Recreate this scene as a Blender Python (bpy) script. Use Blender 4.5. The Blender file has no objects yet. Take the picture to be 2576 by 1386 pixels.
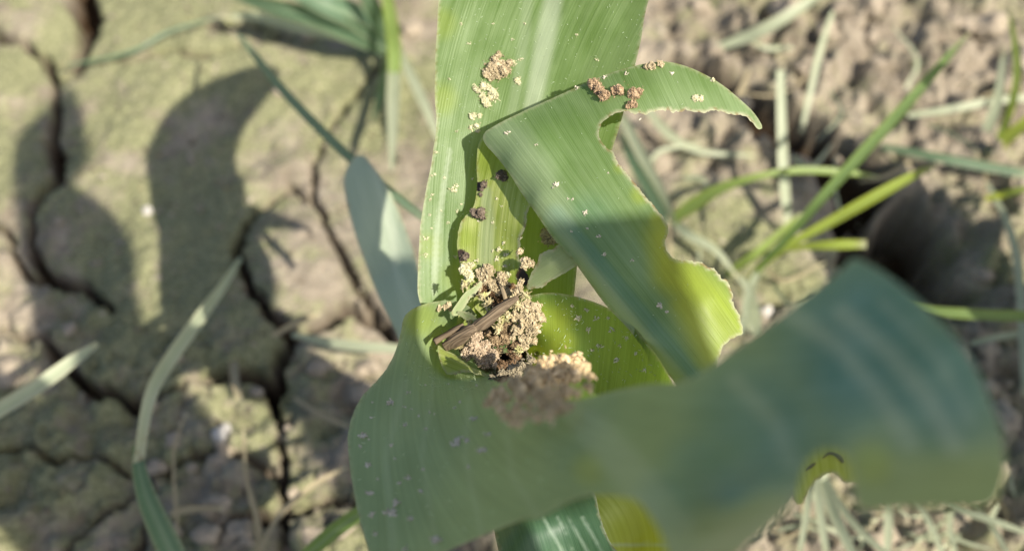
import bpy, math, random
import numpy as np
from mathutils import Vector, Matrix
from mathutils.geometry import delaunay_2d_cdt

random.seed(7)
rng = np.random.default_rng(11)
SC = bpy.context.scene
COL = SC.collection

# ------------------------------------------------------------------ camera, sky, sun, exposure
FPX, CX, CY = 2762.0, 1288.0, 693.0          # focal length and centre in photo units (2576 wide)
PITCH = math.radians(58)                     # looking down by
HCAM = 46.6                                  # cm above the soil
cam = bpy.data.cameras.new('camera')
camo = bpy.data.objects.new('camera', cam)
COL.objects.link(camo)
camo.location = (0, 0, HCAM * .01)
camo.rotation_euler = (math.pi / 2 - PITCH, 0, 0)
cam.sensor_width = 36
cam.lens = 36 * FPX / 2576
cam.clip_start = .005
cam.clip_end = 500
cam.dof.use_dof = True
cam.dof.focus_distance = .302
cam.dof.aperture_fstop = 7.3
SC.camera = camo

SUN_EL, SUN_AZ = math.radians(48), math.radians(-35)   # azimuth from +X towards +Y
S = np.array([math.cos(SUN_EL) * math.cos(SUN_AZ), math.cos(SUN_EL) * math.sin(SUN_AZ), math.sin(SUN_EL)])
w = bpy.data.worlds.new('World')
SC.world = w
w.use_nodes = True
nt = w.node_tree
sky = nt.nodes.new('ShaderNodeTexSky')
sky.sky_type = 'NISHITA'
sky.sun_disc = False
sky.sun_elevation = SUN_EL
sky.sun_rotation = math.pi / 2 - SUN_AZ
sky.dust_density = 2.0
bg = nt.nodes['Background']
nt.links.new(sky.outputs[0], bg.inputs[0])
bg.inputs[1].default_value = .092
sl = bpy.data.lights.new('sun', 'SUN')
sl.energy = 4.5
sl.angle = math.radians(.53)
sl.color = (1, .94, .82)
so = bpy.data.objects.new('sun', sl)
COL.objects.link(so)
so.rotation_euler = Vector(S).to_track_quat('Z', 'Y').to_euler()
vs = SC.view_settings
vs.view_transform = 'Standard'
vs.look = 'None'
vs.gamma = 1
vs.use_curve_mapping = False
vs.exposure = .95

# ------------------------------------------------------------------ geometry helpers (centimetres)
RT = np.array([1., 0, 0])
UP = np.array([0, math.sin(PITCH), math.cos(PITCH)])
FW = np.array([0, math.cos(PITCH), -math.sin(PITCH)])
C0 = np.array([0, 0, HCAM])


def P(px, py, d):
    px = np.asarray(px, float); py = np.asarray(py, float); d = np.asarray(d, float)
    return C0 + ((px - CX) / FPX * d)[..., None] * RT + ((CY - py) / FPX * d)[..., None] * UP + d[..., None] * FW


def K(x, y, z):
    """a point by its offsets right of, above and ahead of the lens"""
    return C0 + x * RT + y * UP + z * FW


def G(px, py, h=0.):
    px = np.asarray(px, float); py = np.asarray(py, float)
    dirv = FW + ((px - CX) / FPX)[..., None] * RT + ((CY - py) / FPX)[..., None] * UP
    t = (h - HCAM) / dirv[..., 2]
    return C0 + dirv * t[..., None]


def depth_of(p):
    return float(np.dot(np.asarray(p) - C0, FW))


def hash2(ix, iy, seed):
    n = (ix.astype(np.int64) * 374761393 + iy.astype(np.int64) * 668265263 + seed * 974634221) & 0xffffffff
    n = ((n ^ (n >> 13)) * 1274126177) & 0xffffffff
    n = (n ^ (n >> 16)) & 0xffffffff
    return n / 4294967295.0


def vnoise(x, y, seed=0):
    ix = np.floor(x); iy = np.floor(y)
    fx = x - ix; fy = y - iy
    fx = fx * fx * fx * (fx * (fx * 6 - 15) + 10); fy = fy * fy * fy * (fy * (fy * 6 - 15) + 10)
    a = hash2(ix, iy, seed); b = hash2(ix + 1, iy, seed)
    c = hash2(ix, iy + 1, seed); d = hash2(ix + 1, iy + 1, seed)
    return (a * (1 - fx) + b * fx) * (1 - fy) + (c * (1 - fx) + d * fx) * fy


def fbm(x, y, seed=0, oct=4, gain=.5):
    s = 0; a = 1.; t = 0.
    for k in range(oct):
        cs, sn = math.cos(.6 * k + .3), math.sin(.6 * k + .3)
        s = s + a * vnoise((x * cs - y * sn) * 2 ** k + 17.3 * k, (x * sn + y * cs) * 2 ** k + 5.1 * k, seed + k); t += a; a *= gain
    return s / t


def worley(x, y, seed=0, jit=.9):
    ix = np.floor(x); iy = np.floor(y)
    f1 = np.full(x.shape, 9.); f2 = np.full(x.shape, 9.); idv = np.zeros(x.shape)
    for dx in (-1, 0, 1):
        for dy in (-1, 0, 1):
            cx = ix + dx; cy = iy + dy
            px = cx + .5 + (hash2(cx, cy, seed) - .5) * jit
            py = cy + .5 + (hash2(cx, cy, seed + 91) - .5) * jit
            d = np.hypot(px - x, py - y)
            idv = np.where(d < f1, hash2(cx, cy, seed + 55), idv)
            f2 = np.where(d < f1, f1, np.minimum(f2, d))
            f1 = np.minimum(f1, d)
    return f1, f2, idv


def smooth(a, b, x):
    t = np.clip((x - a) / (b - a), 0, 1)
    return t * t * (3 - 2 * t)


def polydist(x, y, pts, w=None):
    """distance (and interpolated width) to a polyline"""
    best = np.full(x.shape, 1e9); wd = np.ones(x.shape)
    for k in range(len(pts) - 1):
        ax, ay = pts[k][:2]; bx, by = pts[k + 1][:2]
        vx, vy = bx - ax, by - ay
        t = np.clip(((x - ax) * vx + (y - ay) * vy) / max(vx * vx + vy * vy, 1e-9), 0, 1)
        d = np.hypot(x - ax - t * vx, y - ay - t * vy)
        m = d < best
        best = np.where(m, d, best)
        if w is not None:
            wd = np.where(m, w[k] + t * (w[k + 1] - w[k]), wd)
    return best, wd


def inpoly(x, y, poly):
    n = len(poly); r = np.zeros(x.shape, bool); j = n - 1
    for i in range(n):
        xi, yi = poly[i]; xj, yj = poly[j]
        if yi != yj:
            c = ((yi > y) != (yj > y)) & (x < (xj - xi) * (y - yi) / (yj - yi) + xi)
            r ^= c
        j = i
    return r


def catmull(pts, n):
    p = np.asarray(pts, float)
    q = np.vstack([2 * p[0] - p[1], p, 2 * p[-1] - p[-2]])
    seg = np.linalg.norm(np.diff(p[:, :3] if p.shape[1] > 2 else p, axis=0), axis=1)
    cum = np.concatenate([[0], np.cumsum(seg)])
    out = []
    for s in np.linspace(0, cum[-1], n):
        k = min(np.searchsorted(cum, s, side='right') - 1, len(p) - 2)
        t = (s - cum[k]) / max(seg[k], 1e-9)
        a, b, c, d = q[k], q[k + 1], q[k + 2], q[k + 3]
        out.append(.5 * (2 * b + (c - a) * t + (2 * a - 5 * b + 4 * c - d) * t * t + (3 * b - a - 3 * c + d) * t ** 3))
    return np.array(out)


class TPS:
    def __init__(self, xy, vals):
        xy = np.asarray(xy, float) / 500.; v = np.asarray(vals, float)
        n = len(xy)
        r2 = ((xy[:, None] - xy[None]) ** 2).sum(-1)
        Km = .5 * r2 * np.log(r2 + 1e-12) + 1e-4 * np.eye(n)
        Pm = np.hstack([np.ones((n, 1)), xy])
        A = np.block([[Km, Pm], [Pm.T, np.zeros((3, 3))]])
        sol = np.linalg.solve(A, np.vstack([v, np.zeros((3, v.shape[1]))]))
        self.xy, self.w, self.a = xy, sol[:n], sol[n:]

    def __call__(self, x, y):
        q = np.stack([np.ravel(x), np.ravel(y)], 1) / 500.
        r2 = ((q[:, None] - self.xy[None]) ** 2).sum(-1)
        return (.5 * r2 * np.log(r2 + 1e-12)) @ self.w + np.hstack([np.ones((len(q), 1)), q]) @ self.a


# ------------------------------------------------------------------ object helpers
def mk(name, V, F, mat=None, parent=None, attrs=None, smooth_=True, origin=None, kind=None):
    V = np.asarray(V, float)
    if parent is not None:
        origin = np.array(parent['_o'])
    elif origin is None:
        lo, hi = V.min(0), V.max(0)
        origin = np.array([(lo[0] + hi[0]) / 2, (lo[1] + hi[1]) / 2, lo[2]])
    me = bpy.data.meshes.new(name)
    W = (V - origin) * .01
    if isinstance(F, np.ndarray):
        n, k = F.shape
        me.vertices.add(len(W)); me.vertices.foreach_set('co', W.astype(np.float32).ravel())
        me.loops.add(n * k); me.loops.foreach_set('vertex_index', F.astype(np.int32).ravel())
        me.polygons.add(n)
        me.polygons.foreach_set('loop_start', np.arange(0, n * k, k, dtype=np.int32))
        me.polygons.foreach_set('loop_total', np.full(n, k, dtype=np.int32))
        me.update(calc_edges=True)
    else:
        me.from_pydata(W.tolist(), [], F)
    me.polygons.foreach_set('use_smooth', np.full(len(me.polygons), smooth_, bool))
    for an, av in (attrs or {}).items():
        av = np.asarray(av, np.float32)
        if av.ndim == 1:
            a = me.attributes.new(an, 'FLOAT', 'POINT'); a.data.foreach_set('value', av)
        else:
            a = me.attributes.new(an, 'FLOAT_VECTOR', 'POINT'); a.data.foreach_set('vector', av.ravel())
    if mat: me.materials.append(mat)
    me.validate()
    o = bpy.data.objects.new(name, me)
    COL.objects.link(o)
    if parent is not None:
        o.parent = parent
    else:
        o.location = origin * .01
    if kind: o['kind'] = kind
    return o


def thing(name, label, cat, loc, group=None):
    o = bpy.data.objects.new(name, None)
    o.empty_display_size = .01
    COL.objects.link(o)
    o.location = np.asarray(loc) * .01
    o['_o'] = [float(v) for v in loc]
    return tag(o, label, cat, group)


def tag(o, label, cat, group=None):
    o['label'] = label; o['category'] = cat
    if group: o['group'] = group
    return o


# ------------------------------------------------------------------ materials
def M(name):
    m = bpy.data.materials.new(name); m.use_nodes = True
    n = m.node_tree; n.nodes.clear()
    return m, n


class N:
    """tiny node writer"""
    def __init__(self, nt): self.t = nt
    def node(self, kind, **kw):
        n = self.t.nodes.new(kind)
        for k, v in kw.items(): setattr(n, k, v)
        return n
    def put(self, sock, v):
        if hasattr(v, 'is_linked') or isinstance(v, bpy.types.NodeSocket): self.t.links.new(v, sock)
        else: sock.default_value = v
    def math(self, op, a, b=0., clamp=False):
        n = self.node('ShaderNodeMath', operation=op, use_clamp=clamp); self.put(n.inputs[0], a); self.put(n.inputs[1], b); return n.outputs[0]
    def mix(self, f, a, b, blend='MIX'):
        n = self.node('ShaderNodeMix', data_type='RGBA', blend_type=blend); self.put(n.inputs[0], f)
        for s, v in ((n.inputs[6], a), (n.inputs[7], b)):
            self.put(s, (*v, 1) if isinstance(v, tuple) and len(v) == 3 else v)
        return n.outputs[2]
    def attr(self, name, out='Fac'): return self.node('ShaderNodeAttribute', attribute_name=name).outputs[out]
    def noise(self, vec, scale, detail=3, rough=.55, dist=0.):
        n = self.node('ShaderNodeTexNoise'); self.put(n.inputs['Vector'], vec)
        n.inputs['Scale'].default_value = scale; n.inputs['Detail'].default_value = detail
        n.inputs['Roughness'].default_value = rough; n.inputs['Distortion'].default_value = dist
        return n.outputs['Fac']
    def ramp(self, f, a, b):
        n = self.node('ShaderNodeMapRange', interpolation_type='SMOOTHSTEP'); self.put(n.inputs[0], f)
        n.inputs[1].default_value = a; n.inputs[2].default_value = b; return n.outputs[0]
    def vmul(self, v, xyz):
        n = self.node('ShaderNodeVectorMath', operation='MULTIPLY'); self.put(n.inputs[0], v); n.inputs[1].default_value = xyz; return n.outputs[0]
    def bump(self, h, strength, dist):
        n = self.node('ShaderNodeBump'); n.inputs['Strength'].default_value = strength; n.inputs['Distance'].default_value = dist
        self.put(n.inputs['Height'], h); return n.outputs[0]


def leaf_mat(name, dark, light, trans, tfac=.38, rough=.42, pale=(.40, .47, .30), yel=(.28, .37, .04), vein_amp=1., spec=.45):
    m, t = M(name); n = N(t)
    uv = n.attr('leafuv', 'Vector')
    v1 = n.noise(n.vmul(uv, (7.5, .05, 1)), 1, 2, .6)
    v2 = n.noise(n.vmul(uv, (26, .10, 1)), 1, 1, .5)
    big = n.noise(n.vmul(uv, (.7, .35, 1)), 1, 3)
    fine = n.noise(n.vmul(uv, (34, 22, 1)), 1, 3, .6)
    vein = n.math('ADD', n.math('MULTIPLY', v1, .6), n.math('MULTIPLY', v2, .4))
    f = n.ramp(vein, .5 - .24 / vein_amp, .5 + .24 / vein_amp)
    f = n.math('ADD', n.math('MULTIPLY', f, .62), n.math('MULTIPLY', n.ramp(big, .35, .65), .38))
    c = n.mix(f, dark, light)
    c = n.mix(n.ramp(fine, .60, .80), c, n.mix(.16, c, pale))
    wx = n.attr('sky_sheen'); c = n.mix(wx, c, n.mix(f, (.080, .195, .125), (.19, .325, .245)))  # bluish tint that paints reflected sky sheen into the leaf colour
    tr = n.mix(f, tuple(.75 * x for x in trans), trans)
    tr = n.mix(n.attr('sky_sheen'), tr, (.09, .18, .06))
    ye = n.attr('yel')  # yellow tint, also standing in for sunlight shining through
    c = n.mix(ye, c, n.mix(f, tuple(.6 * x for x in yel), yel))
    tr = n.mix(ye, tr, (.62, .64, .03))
    pa = n.attr('pale')
    c = n.mix(n.math('MULTIPLY', pa, .9), c, n.mix(f, tuple(.8 * x for x in pale), pale))
    tr = n.mix(n.math('MULTIPLY', pa, .7), tr, (.42, .52, .22))
    ed = n.attr('edge')
    edn = n.math('MULTIPLY', ed, n.math('ADD', .55, n.math('MULTIPLY', n.noise(n.vmul(uv, (9, 9, 1)), 1, 3), .9)), True)
    c = n.mix(edn, c, n.mix(n.ramp(n.noise(n.vmul(uv, (5, 5, 1)), 1, 3), .5, .62), (.46, .45, .28), (.26, .17, .08))); tr = n.mix(edn, tr, (.45, .42, .2))
    ro = n.attr('rot_shade')
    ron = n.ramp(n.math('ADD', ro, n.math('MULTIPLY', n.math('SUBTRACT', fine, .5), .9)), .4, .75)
    c = n.mix(ron, c, (.022, .010, .004)); tr = n.mix(ron, tr, (.01, .004, .001))  # dark spots are dead tissue, and shade painted in the whorl's hollow
    h = n.math('ADD', n.math('MULTIPLY', v1, .7), n.math('MULTIPLY', v2, .5))
    b = n.bump(h, .4, .0005)
    pr = n.node('ShaderNodeBsdfPrincipled')
    n.put(pr.inputs['Base Color'], c)
    n.put(pr.inputs['Roughness'], n.math('ADD', rough, n.math('MULTIPLY', fine, .16)))
    pr.inputs['Specular IOR Level'].default_value = spec
    n.put(pr.inputs['Normal'], b)
    tl = n.node('ShaderNodeBsdfTranslucent'); n.put(tl.inputs[0], tr); n.put(tl.inputs['Normal'], b)
    mx = n.node('ShaderNodeMixShader')
    n.put(mx.inputs[0], n.math('MULTIPLY', n.math('SUBTRACT', 1., n.math('MULTIPLY', ron, .8)), tfac))
    t.links.new(pr.outputs[0], mx.inputs[1]); t.links.new(tl.outputs[0], mx.inputs[2])
    o = n.node('ShaderNodeOutputMaterial'); t.links.new(mx.outputs[0], o.inputs[0])
    return m


def grain_mat(name, a, b, c=None, scale=900, rough=.9, bump=.5):
    """crumbly matter: colour differs from grain to grain"""
    m, t = M(name); n = N(t)
    geo = n.node('ShaderNodeNewGeometry')
    tc = n.node('ShaderNodeTexCoord').outputs['Object']
    no = n.noise(tc, scale, 4, .65)
    col = n.mix(geo.outputs['Random Per Island'], a, b)
    if c: col = n.mix(n.ramp(n.noise(tc, scale * .22, 2), .5, .68), col, c)
    col = n.mix(n.math('MULTIPLY', n.ramp(no, .42, .7), .5), col, tuple(x * .55 for x in a))
    pr = n.node('ShaderNodeBsdfPrincipled'); n.put(pr.inputs['Base Color'], col)
    pr.inputs['Roughness'].default_value = rough; pr.inputs['Specular IOR Level'].default_value = .2
    n.put(pr.inputs['Normal'], n.bump(no, bump, .0005))
    o = n.node('ShaderNodeOutputMaterial'); t.links.new(pr.outputs[0], o.inputs[0])
    return m


def soil_mat():
    m, t = M('cracked_soil'); n = N(t)
    tc = n.node('ShaderNodeTexCoord').outputs['Object']
    moss, tone, pit = n.attr('moss'), n.attr('tone'), n.attr('pit')
    f1 = n.noise(tc, 160, 6, .7); f2 = n.noise(tc, 520, 5, .7); f3 = n.noise(tc, 45, 4, .6)
    base = n.mix(tone, (.185, .152, .112), (.37, .315, .24))
    base = n.mix(n.ramp(f1, .35, .7), n.mix(.45, base, (.13, .105, .075)), base)
    base = n.mix(n.ramp(f2, .58, .74), base, (.42, .365, .29))
    base = n.mix(n.ramp(n.noise(tc, 900, 2), .66, .72), base, (.10, .08, .06))
    gm = n.math('ADD', moss, n.math('MULTIPLY', n.math('SUBTRACT', f1, .5), 1.4))
    gm = n.math('ADD', gm, n.math('MULTIPLY', n.math('SUBTRACT', f3, .5), .9))
    gcol = n.mix(n.ramp(f2, .35, .65), (.115, .124, .058), (.275, .27, .145))
    base = n.mix(n.math('MULTIPLY', n.ramp(gm, .25, .95), .92), base, gcol)
    base = n.mix(pit, base, (.036, .021, .010))  # darkens hollow and cracks: shade painted into the soil colour
    pr = n.node('ShaderNodeBsdfPrincipled'); n.put(pr.inputs['Base Color'], base)
    pr.inputs['Roughness'].default_value = .93; pr.inputs['Specular IOR Level'].default_value = .15
    n.put(pr.inputs['Normal'], n.bump(n.math('ADD', f1, n.math('MULTIPLY', f2, .6)), .8, .0016))
    o = n.node('ShaderNodeOutputMaterial'); t.links.new(pr.outputs[0], o.inputs[0])
    return m


LEAF = leaf_mat('maize_leaf', (.078, .15, .026), (.215, .295, .13), (.32, .48, .04), vein_amp=.85)
LEAFY = leaf_mat('young_maize_leaf', (.23, .30, .03), (.52, .55, .20), (.55, .66, .05), tfac=.45, vein_amp=2.2)
LEAFB = leaf_mat('bluish_maize_leaf', (.045, .105, .045), (.085, .16, .085), (.25, .42, .035), tfac=.32, rough=.36)
LEAFP = leaf_mat('torn_leaf', (.27, .33, .15), (.38, .43, .22), (.45, .52, .16), tfac=.4, rough=.6)
GRASS = leaf_mat('grass_leaf', (.10, .19, .035), (.19, .29, .08), (.40, .58, .03), tfac=.42, yel=(.34, .44, .02))
GRASSP = leaf_mat('pale_grass_leaf', (.36, .39, .25), (.50, .52, .37), (.50, .54, .30), tfac=.4)
GRASSD = leaf_mat('dark_grass_leaf', (.04, .095, .05), (.08, .15, .085), (.16, .30, .05), tfac=.3)
STRAW = leaf_mat('dry_straw', (.22, .16, .09), (.40, .31, .19), (.35, .25, .12), tfac=.2, rough=.7)
WITHER = leaf_mat('withered_leaf', (.075, .052, .032), (.265, .20, .13), (.1, .06, .03), tfac=.1, rough=.7, vein_amp=2., spec=.2)
STALKM = leaf_mat('maize_stalk', (.09, .15, .03), (.17, .24, .07), (.3, .4, .04), tfac=.05)
FRASS = grain_mat('frass', (.28, .22, .125), (.57, .465, .30), (.45, .36, .22))
FRASSB = grain_mat('brown_frass', (.27, .175, .10), (.48, .345, .215), (.36, .25, .15))
FRASSD = grain_mat('old_dark_frass', (.075, .055, .04), (.20, .155, .115))
FRASSP = grain_mat('pale_frass', (.44, .40, .22), (.66, .62, .42), (.55, .50, .30))
CLOD = grain_mat('soil_clod', (.18, .14, .10), (.33, .275, .205), (.27, .25, .15), scale=260)
GRIT = grain_mat('pale_pebble', (.36, .33, .28), (.5, .46, .41), scale=300)
SOIL = soil_mat()


def hair_mat():
    m, t = M('leaf_hair'); n = N(t)
    pr = n.node('ShaderNodeBsdfPrincipled'); pr.inputs['Base Color'].default_value = (.42, .50, .32, 1)
    pr.inputs['Roughness'].default_value = .5
    tl = n.node('ShaderNodeBsdfTranslucent'); tl.inputs[0].default_value = (.6, .7, .4, 1)
    mx = n.node('ShaderNodeMixShader'); mx.inputs[0].default_value = .4
    t.links.new(pr.outputs[0], mx.inputs[1]); t.links.new(tl.outputs[0], mx.inputs[2])
    o = n.node('ShaderNodeOutputMaterial'); t.links.new(mx.outputs[0], o.inputs[0])
    return m


HAIR = hair_mat()

# ------------------------------------------------------------------ ground: cracked, mossy soil, running on to the horizon
def axis(lo, hi, step, far, grow=1.14):
    a = list(np.arange(lo, hi + step * .5, step))
    s, x = step, hi
    up = []
    while x < far: s *= grow; x += s; up.append(x)
    s, x = step, lo
    dn = []
    while x > -far: s *= grow; x -= s; dn.append(x)
    return np.array(dn[::-1] + a + up)


CRACKS = [   # photo positions of the crack lines with their half widths (cm) and depth (cm)
    ([(195, -60), (205, 0), (222, 60), (205, 120), (190, 175), (150, 190), (135, 200)], [1.0, 1.0, .9, .7, .35, .2, .2], 2.6),
    ([(-60, 85), (0, 100), (60, 118), (110, 140), (135, 200), (138, 270), (125, 340), (145, 420), (140, 460), (100, 500), (82, 560), (84, 640), (105, 690)],
     [.3, .3, .28, .25, .2, .3, .42, .42, .38, .3, .22, .22, .3], 2.4),
    ([(105, 690), (150, 705), (200, 700), (225, 735), (285, 790)], [.3, .45, .3, .28, .15], 2.2),
    ([(105, 690), (62, 690), (32, 640), (22, 590), (-40, 540)], [.25, .2, .18, .15, .1], 1.5),
    ([(20, 830), (110, 850), (150, 912), (205, 955), (255, 985), (300, 995), (340, 1005), (420, 990), (500, 960), (555, 945), (620, 935), (690, 960)],
     [.12, .2, .24, .3, .55, .25, .55, .18, .15, .35, .5, .4], 2.8),
    ([(735, 845), (705, 880), (690, 930), (675, 980), (700, 1060), (712, 1150), (706, 1240), (720, 1390)], [.3, .36, .36, .4, .2, .18, .16, .15], 2.6),
    ([(735, 845), (680, 790), (625, 725), (602, 650), (612, 580), (650, 520), (695, 478), (725, 450)], [.32, .28, .3, .3, .2, .14, .12, .1], 2.0),
    ([(985, 130), (905, 200), (842, 272), (800, 340), (783, 400), (792, 500), (838, 610), (885, 690), (960, 800), (1000, 860)],
     [.14, .16, .16, .18, .18, .15, .16, .3, .2, .15], 1.1),
    ([(100, 152), (200, 150), (290, 155), (330, 160), (430, 132), (520, 142), (600, 118), (720, 92)], [.12, .12, .12, .2, .25, .2, .12, .1], .9),
    ([(480, 60), (560, 75), (640, 68), (730, 95)], [.2, .25, .2, .2], .8),
    ([(735, 845), (800, 815), (880, 770), (960, 800)], [.3, .35, .45, .3], 1.8),
    ([(725, 450), (790, 500)], [.12, .15], .9),
    ([(-40, 1130), (60, 1110), (130, 1150), (240, 1140), (360, 1190), (380, 1260), (330, 1390)], [.1, .12, .12, .1, .15, .15, .2], 1.2),
    ([(380, 1190), (500, 1130), (620, 1140), (706, 1200)], [.1, .2, .2, .15], 1.2),
    ([(540, 1330), (640, 1290), (720, 1290), (830, 1240), (900, 1260)], [.2, .28, .2, .2, .2], 1.6),
    ([(150, 1390), (240, 1290), (330, 1230)], [.2, .18, .12], 1.2),
    ([(1690, 160), (1800, 205), (1930, 280), (2040, 345), (2110, 400), (2180, 440)], [.6, 1.1, 1.4, 1.6, 1.8, 1.8], 3.0),
]
HOLE = [(2125, 440), (2190, 465), (2250, 480), (2330, 480), (2395, 540), (2430, 620), (2450, 700), (2430, 800), (2400, 850), (2300, 820), (2190, 740), (2120, 680), (2100, 560)]


def gxy(pts):
    a = G([p[0] for p in pts], [p[1] for p in pts])
    return [(q[0], q[1]) for q in a]


def ground_height(X, Y):
    wx = (fbm(X * .35, Y * .35, 3) - .5) * 1.5; wy = (fbm(X * .35, Y * .35, 9) - .5) * 1.5
    jx = (fbm(X * 1.6, Y * 1.6, 21) - .5) * .55; jy = (fbm(X * 1.6, Y * 1.6, 25) - .5) * .55
    # how crumbly: right side and bottom
    lump = smooth(2., 14., X + (fbm(X * .12, Y * .12, 40) - .5) * 14 + np.clip(Y - 34, 0, 9) * .35)
    lump = np.maximum(lump, smooth(27., 20., Y + X * .25 + (fbm(X * .2, Y * .2, 47) - .5) * 6) * .8)
    pl = gxy([(1560, 430), (1760, 430), (1960, 440), (2100, 470), (2110, 640), (2080, 760), (1800, 780), (1560, 700)])
    dpl, _ = polydist(X + wx, Y + wy, pl + [pl[0]])
    lump = lump * (1 - .8 * np.where(inpoly(X + wx, Y + wy, pl), smooth(-.4, .9, dpl), 0))
    Z = (fbm(X * .09, Y * .09, 1, 3) - .5) * 2.2
    db = np.maximum(np.maximum(np.abs(X) - 34, 11 - Y), np.maximum(Y - 56, 0))
    fine = smooth(9., 0., db); mid = smooth(60., 4., db)
    lump = lump * fine
    Z = Z * (.25 + .75 * mid)
    Z += (fbm(X * .45, Y * .45, 5, 4) - .5) * .7 * fine
    Z += (fbm(X * 2.6, Y * 2.6, 8, 4, .65) - .5) * .36 * fine
    # rough clods where the soil is loose
    f1, f2, idv = worley(X * .62 + wx * .5, Y * .62 + wy * .5, 31)
    g1, g2, gid = worley(X * 1.5 + wx, Y * 1.5 + wy, 67)
    h1, h2, hid = worley(X * 3.3 + wx, Y * 3.3 + wy, 77)
    Z += lump * ((.75 - f1) * 1.3 * (.2 + idv) + (.7 - g1) * .55 * gid + (.6 - h1) * .3 * hid + (fbm(X * .9, Y * .9, 33, 5, .62) - .5) * 2.0 - .6)
    far = np.hypot(X, Y - 32)
    # natural crack net further out, traced cracks in view
    cx, cy = X * .105 + wx * .08, Y * .105 + wy * .08
    c1, c2, _ = worley(cx, cy, 5)
    net = smooth(.05, .0, c2 - c1) * smooth(34, 44, far) * 2.0 * fine
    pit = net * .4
    Z -= net
    for pts, wd, dp in CRACKS:
        q = gxy(pts)
        d, ww = polydist(X + jx, Y + jy, q, wd)
        prof = smooth(1.0, .5, d / (ww + .05))
        lipz = smooth(2.6, .8, d / (ww + .25)) * .16
        Z -= prof * dp + lipz * np.minimum(1, dp * .5)
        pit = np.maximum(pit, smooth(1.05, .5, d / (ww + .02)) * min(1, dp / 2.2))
    hp = gxy(HOLE)
    jx2 = (fbm(X * .8, Y * .8, 61) - .5) * 2.2; jy2 = (fbm(X * .8, Y * .8, 65) - .5) * 2.2
    ins = inpoly(X + jx2, Y + jy2, hp)
    dh, _ = polydist(X + jx2, Y + jy2, hp + [hp[0]])
    sd = np.where(ins, dh, -dh)
    k = smooth(-.35, 1.1, sd)
    Z -= k * (5.4 + (fbm(X * .5, Y * .5, 93, 4, .6) - .5) * 5 + (fbm(X * 1.6, Y * 1.6, 97, 3) - .5) * 1.5) + smooth(-2.4, -.2, sd) * .5
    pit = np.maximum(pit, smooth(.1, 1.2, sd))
    Z *= 1 - smooth(120, 600, far) * .6
    moss = (fbm(X * .16, Y * .16, 71, 4) * 1.5 - .10) * (1 - lump * .42) + .18 * smooth(0, -14, X)
    moss += (fbm(X * .7, Y * .7, 79, 4) - .5) * 1.0
    moss *= 1 - pit
    moss = moss * mid + .45 * (1 - mid)
    tone = np.clip(fbm(X * .5, Y * .5, 83, 4) * 1.5 - .2 + lump * .1 + (fbm(X * 1.7, Y * 1.7, 87, 3) - .5) * .9, 0, 1)
    tone = tone * mid + .55 * (1 - mid)
    return Z, moss, tone, np.clip(pit, 0, 1)


def build_ground():
    xs = axis(-34, 34, .16, 6000); ys = axis(11, 56, .16, 6000)
    X, Y = np.meshgrid(xs, ys)
    Z, moss, tone, pit = ground_height(X, Y)
    nx, ny = len(xs), len(ys)
    V = np.stack([X.ravel(), Y.ravel(), Z.ravel()], 1)
    i = (np.arange(ny - 1)[:, None] * nx + np.arange(nx - 1)[None]).ravel()
    F = np.stack([i, i + 1, i + 1 + nx, i + nx], 1)
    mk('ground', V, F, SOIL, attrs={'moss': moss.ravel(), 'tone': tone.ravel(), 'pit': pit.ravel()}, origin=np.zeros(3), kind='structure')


build_ground()


def gz(p):
    """soil height under a point"""
    z = ground_height(np.array([p[0]]), np.array([p[1]]))[0]
    return float(z[0])


# ------------------------------------------------------------------ leaf sheets
def chaikin(pts, it=2):
    p = np.asarray(pts, float)
    for _ in range(it):
        q = np.roll(p, -1, 0)
        p = np.stack([.78 * p + .22 * q, .22 * p + .78 * q], 1).reshape(-1, p.shape[1])
    return p


def resample(p, step):
    q = np.vstack([p, p[:1]])
    s = np.concatenate([[0], np.cumsum(np.hypot(*np.diff(q[:, :2], axis=0).T))])
    n = max(8, int(s[-1] / step))
    t = np.linspace(0, s[-1], n, endpoint=False)
    return np.stack([np.interp(t, s, q[:, k]) for k in range(q.shape[1])], 1)


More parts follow.
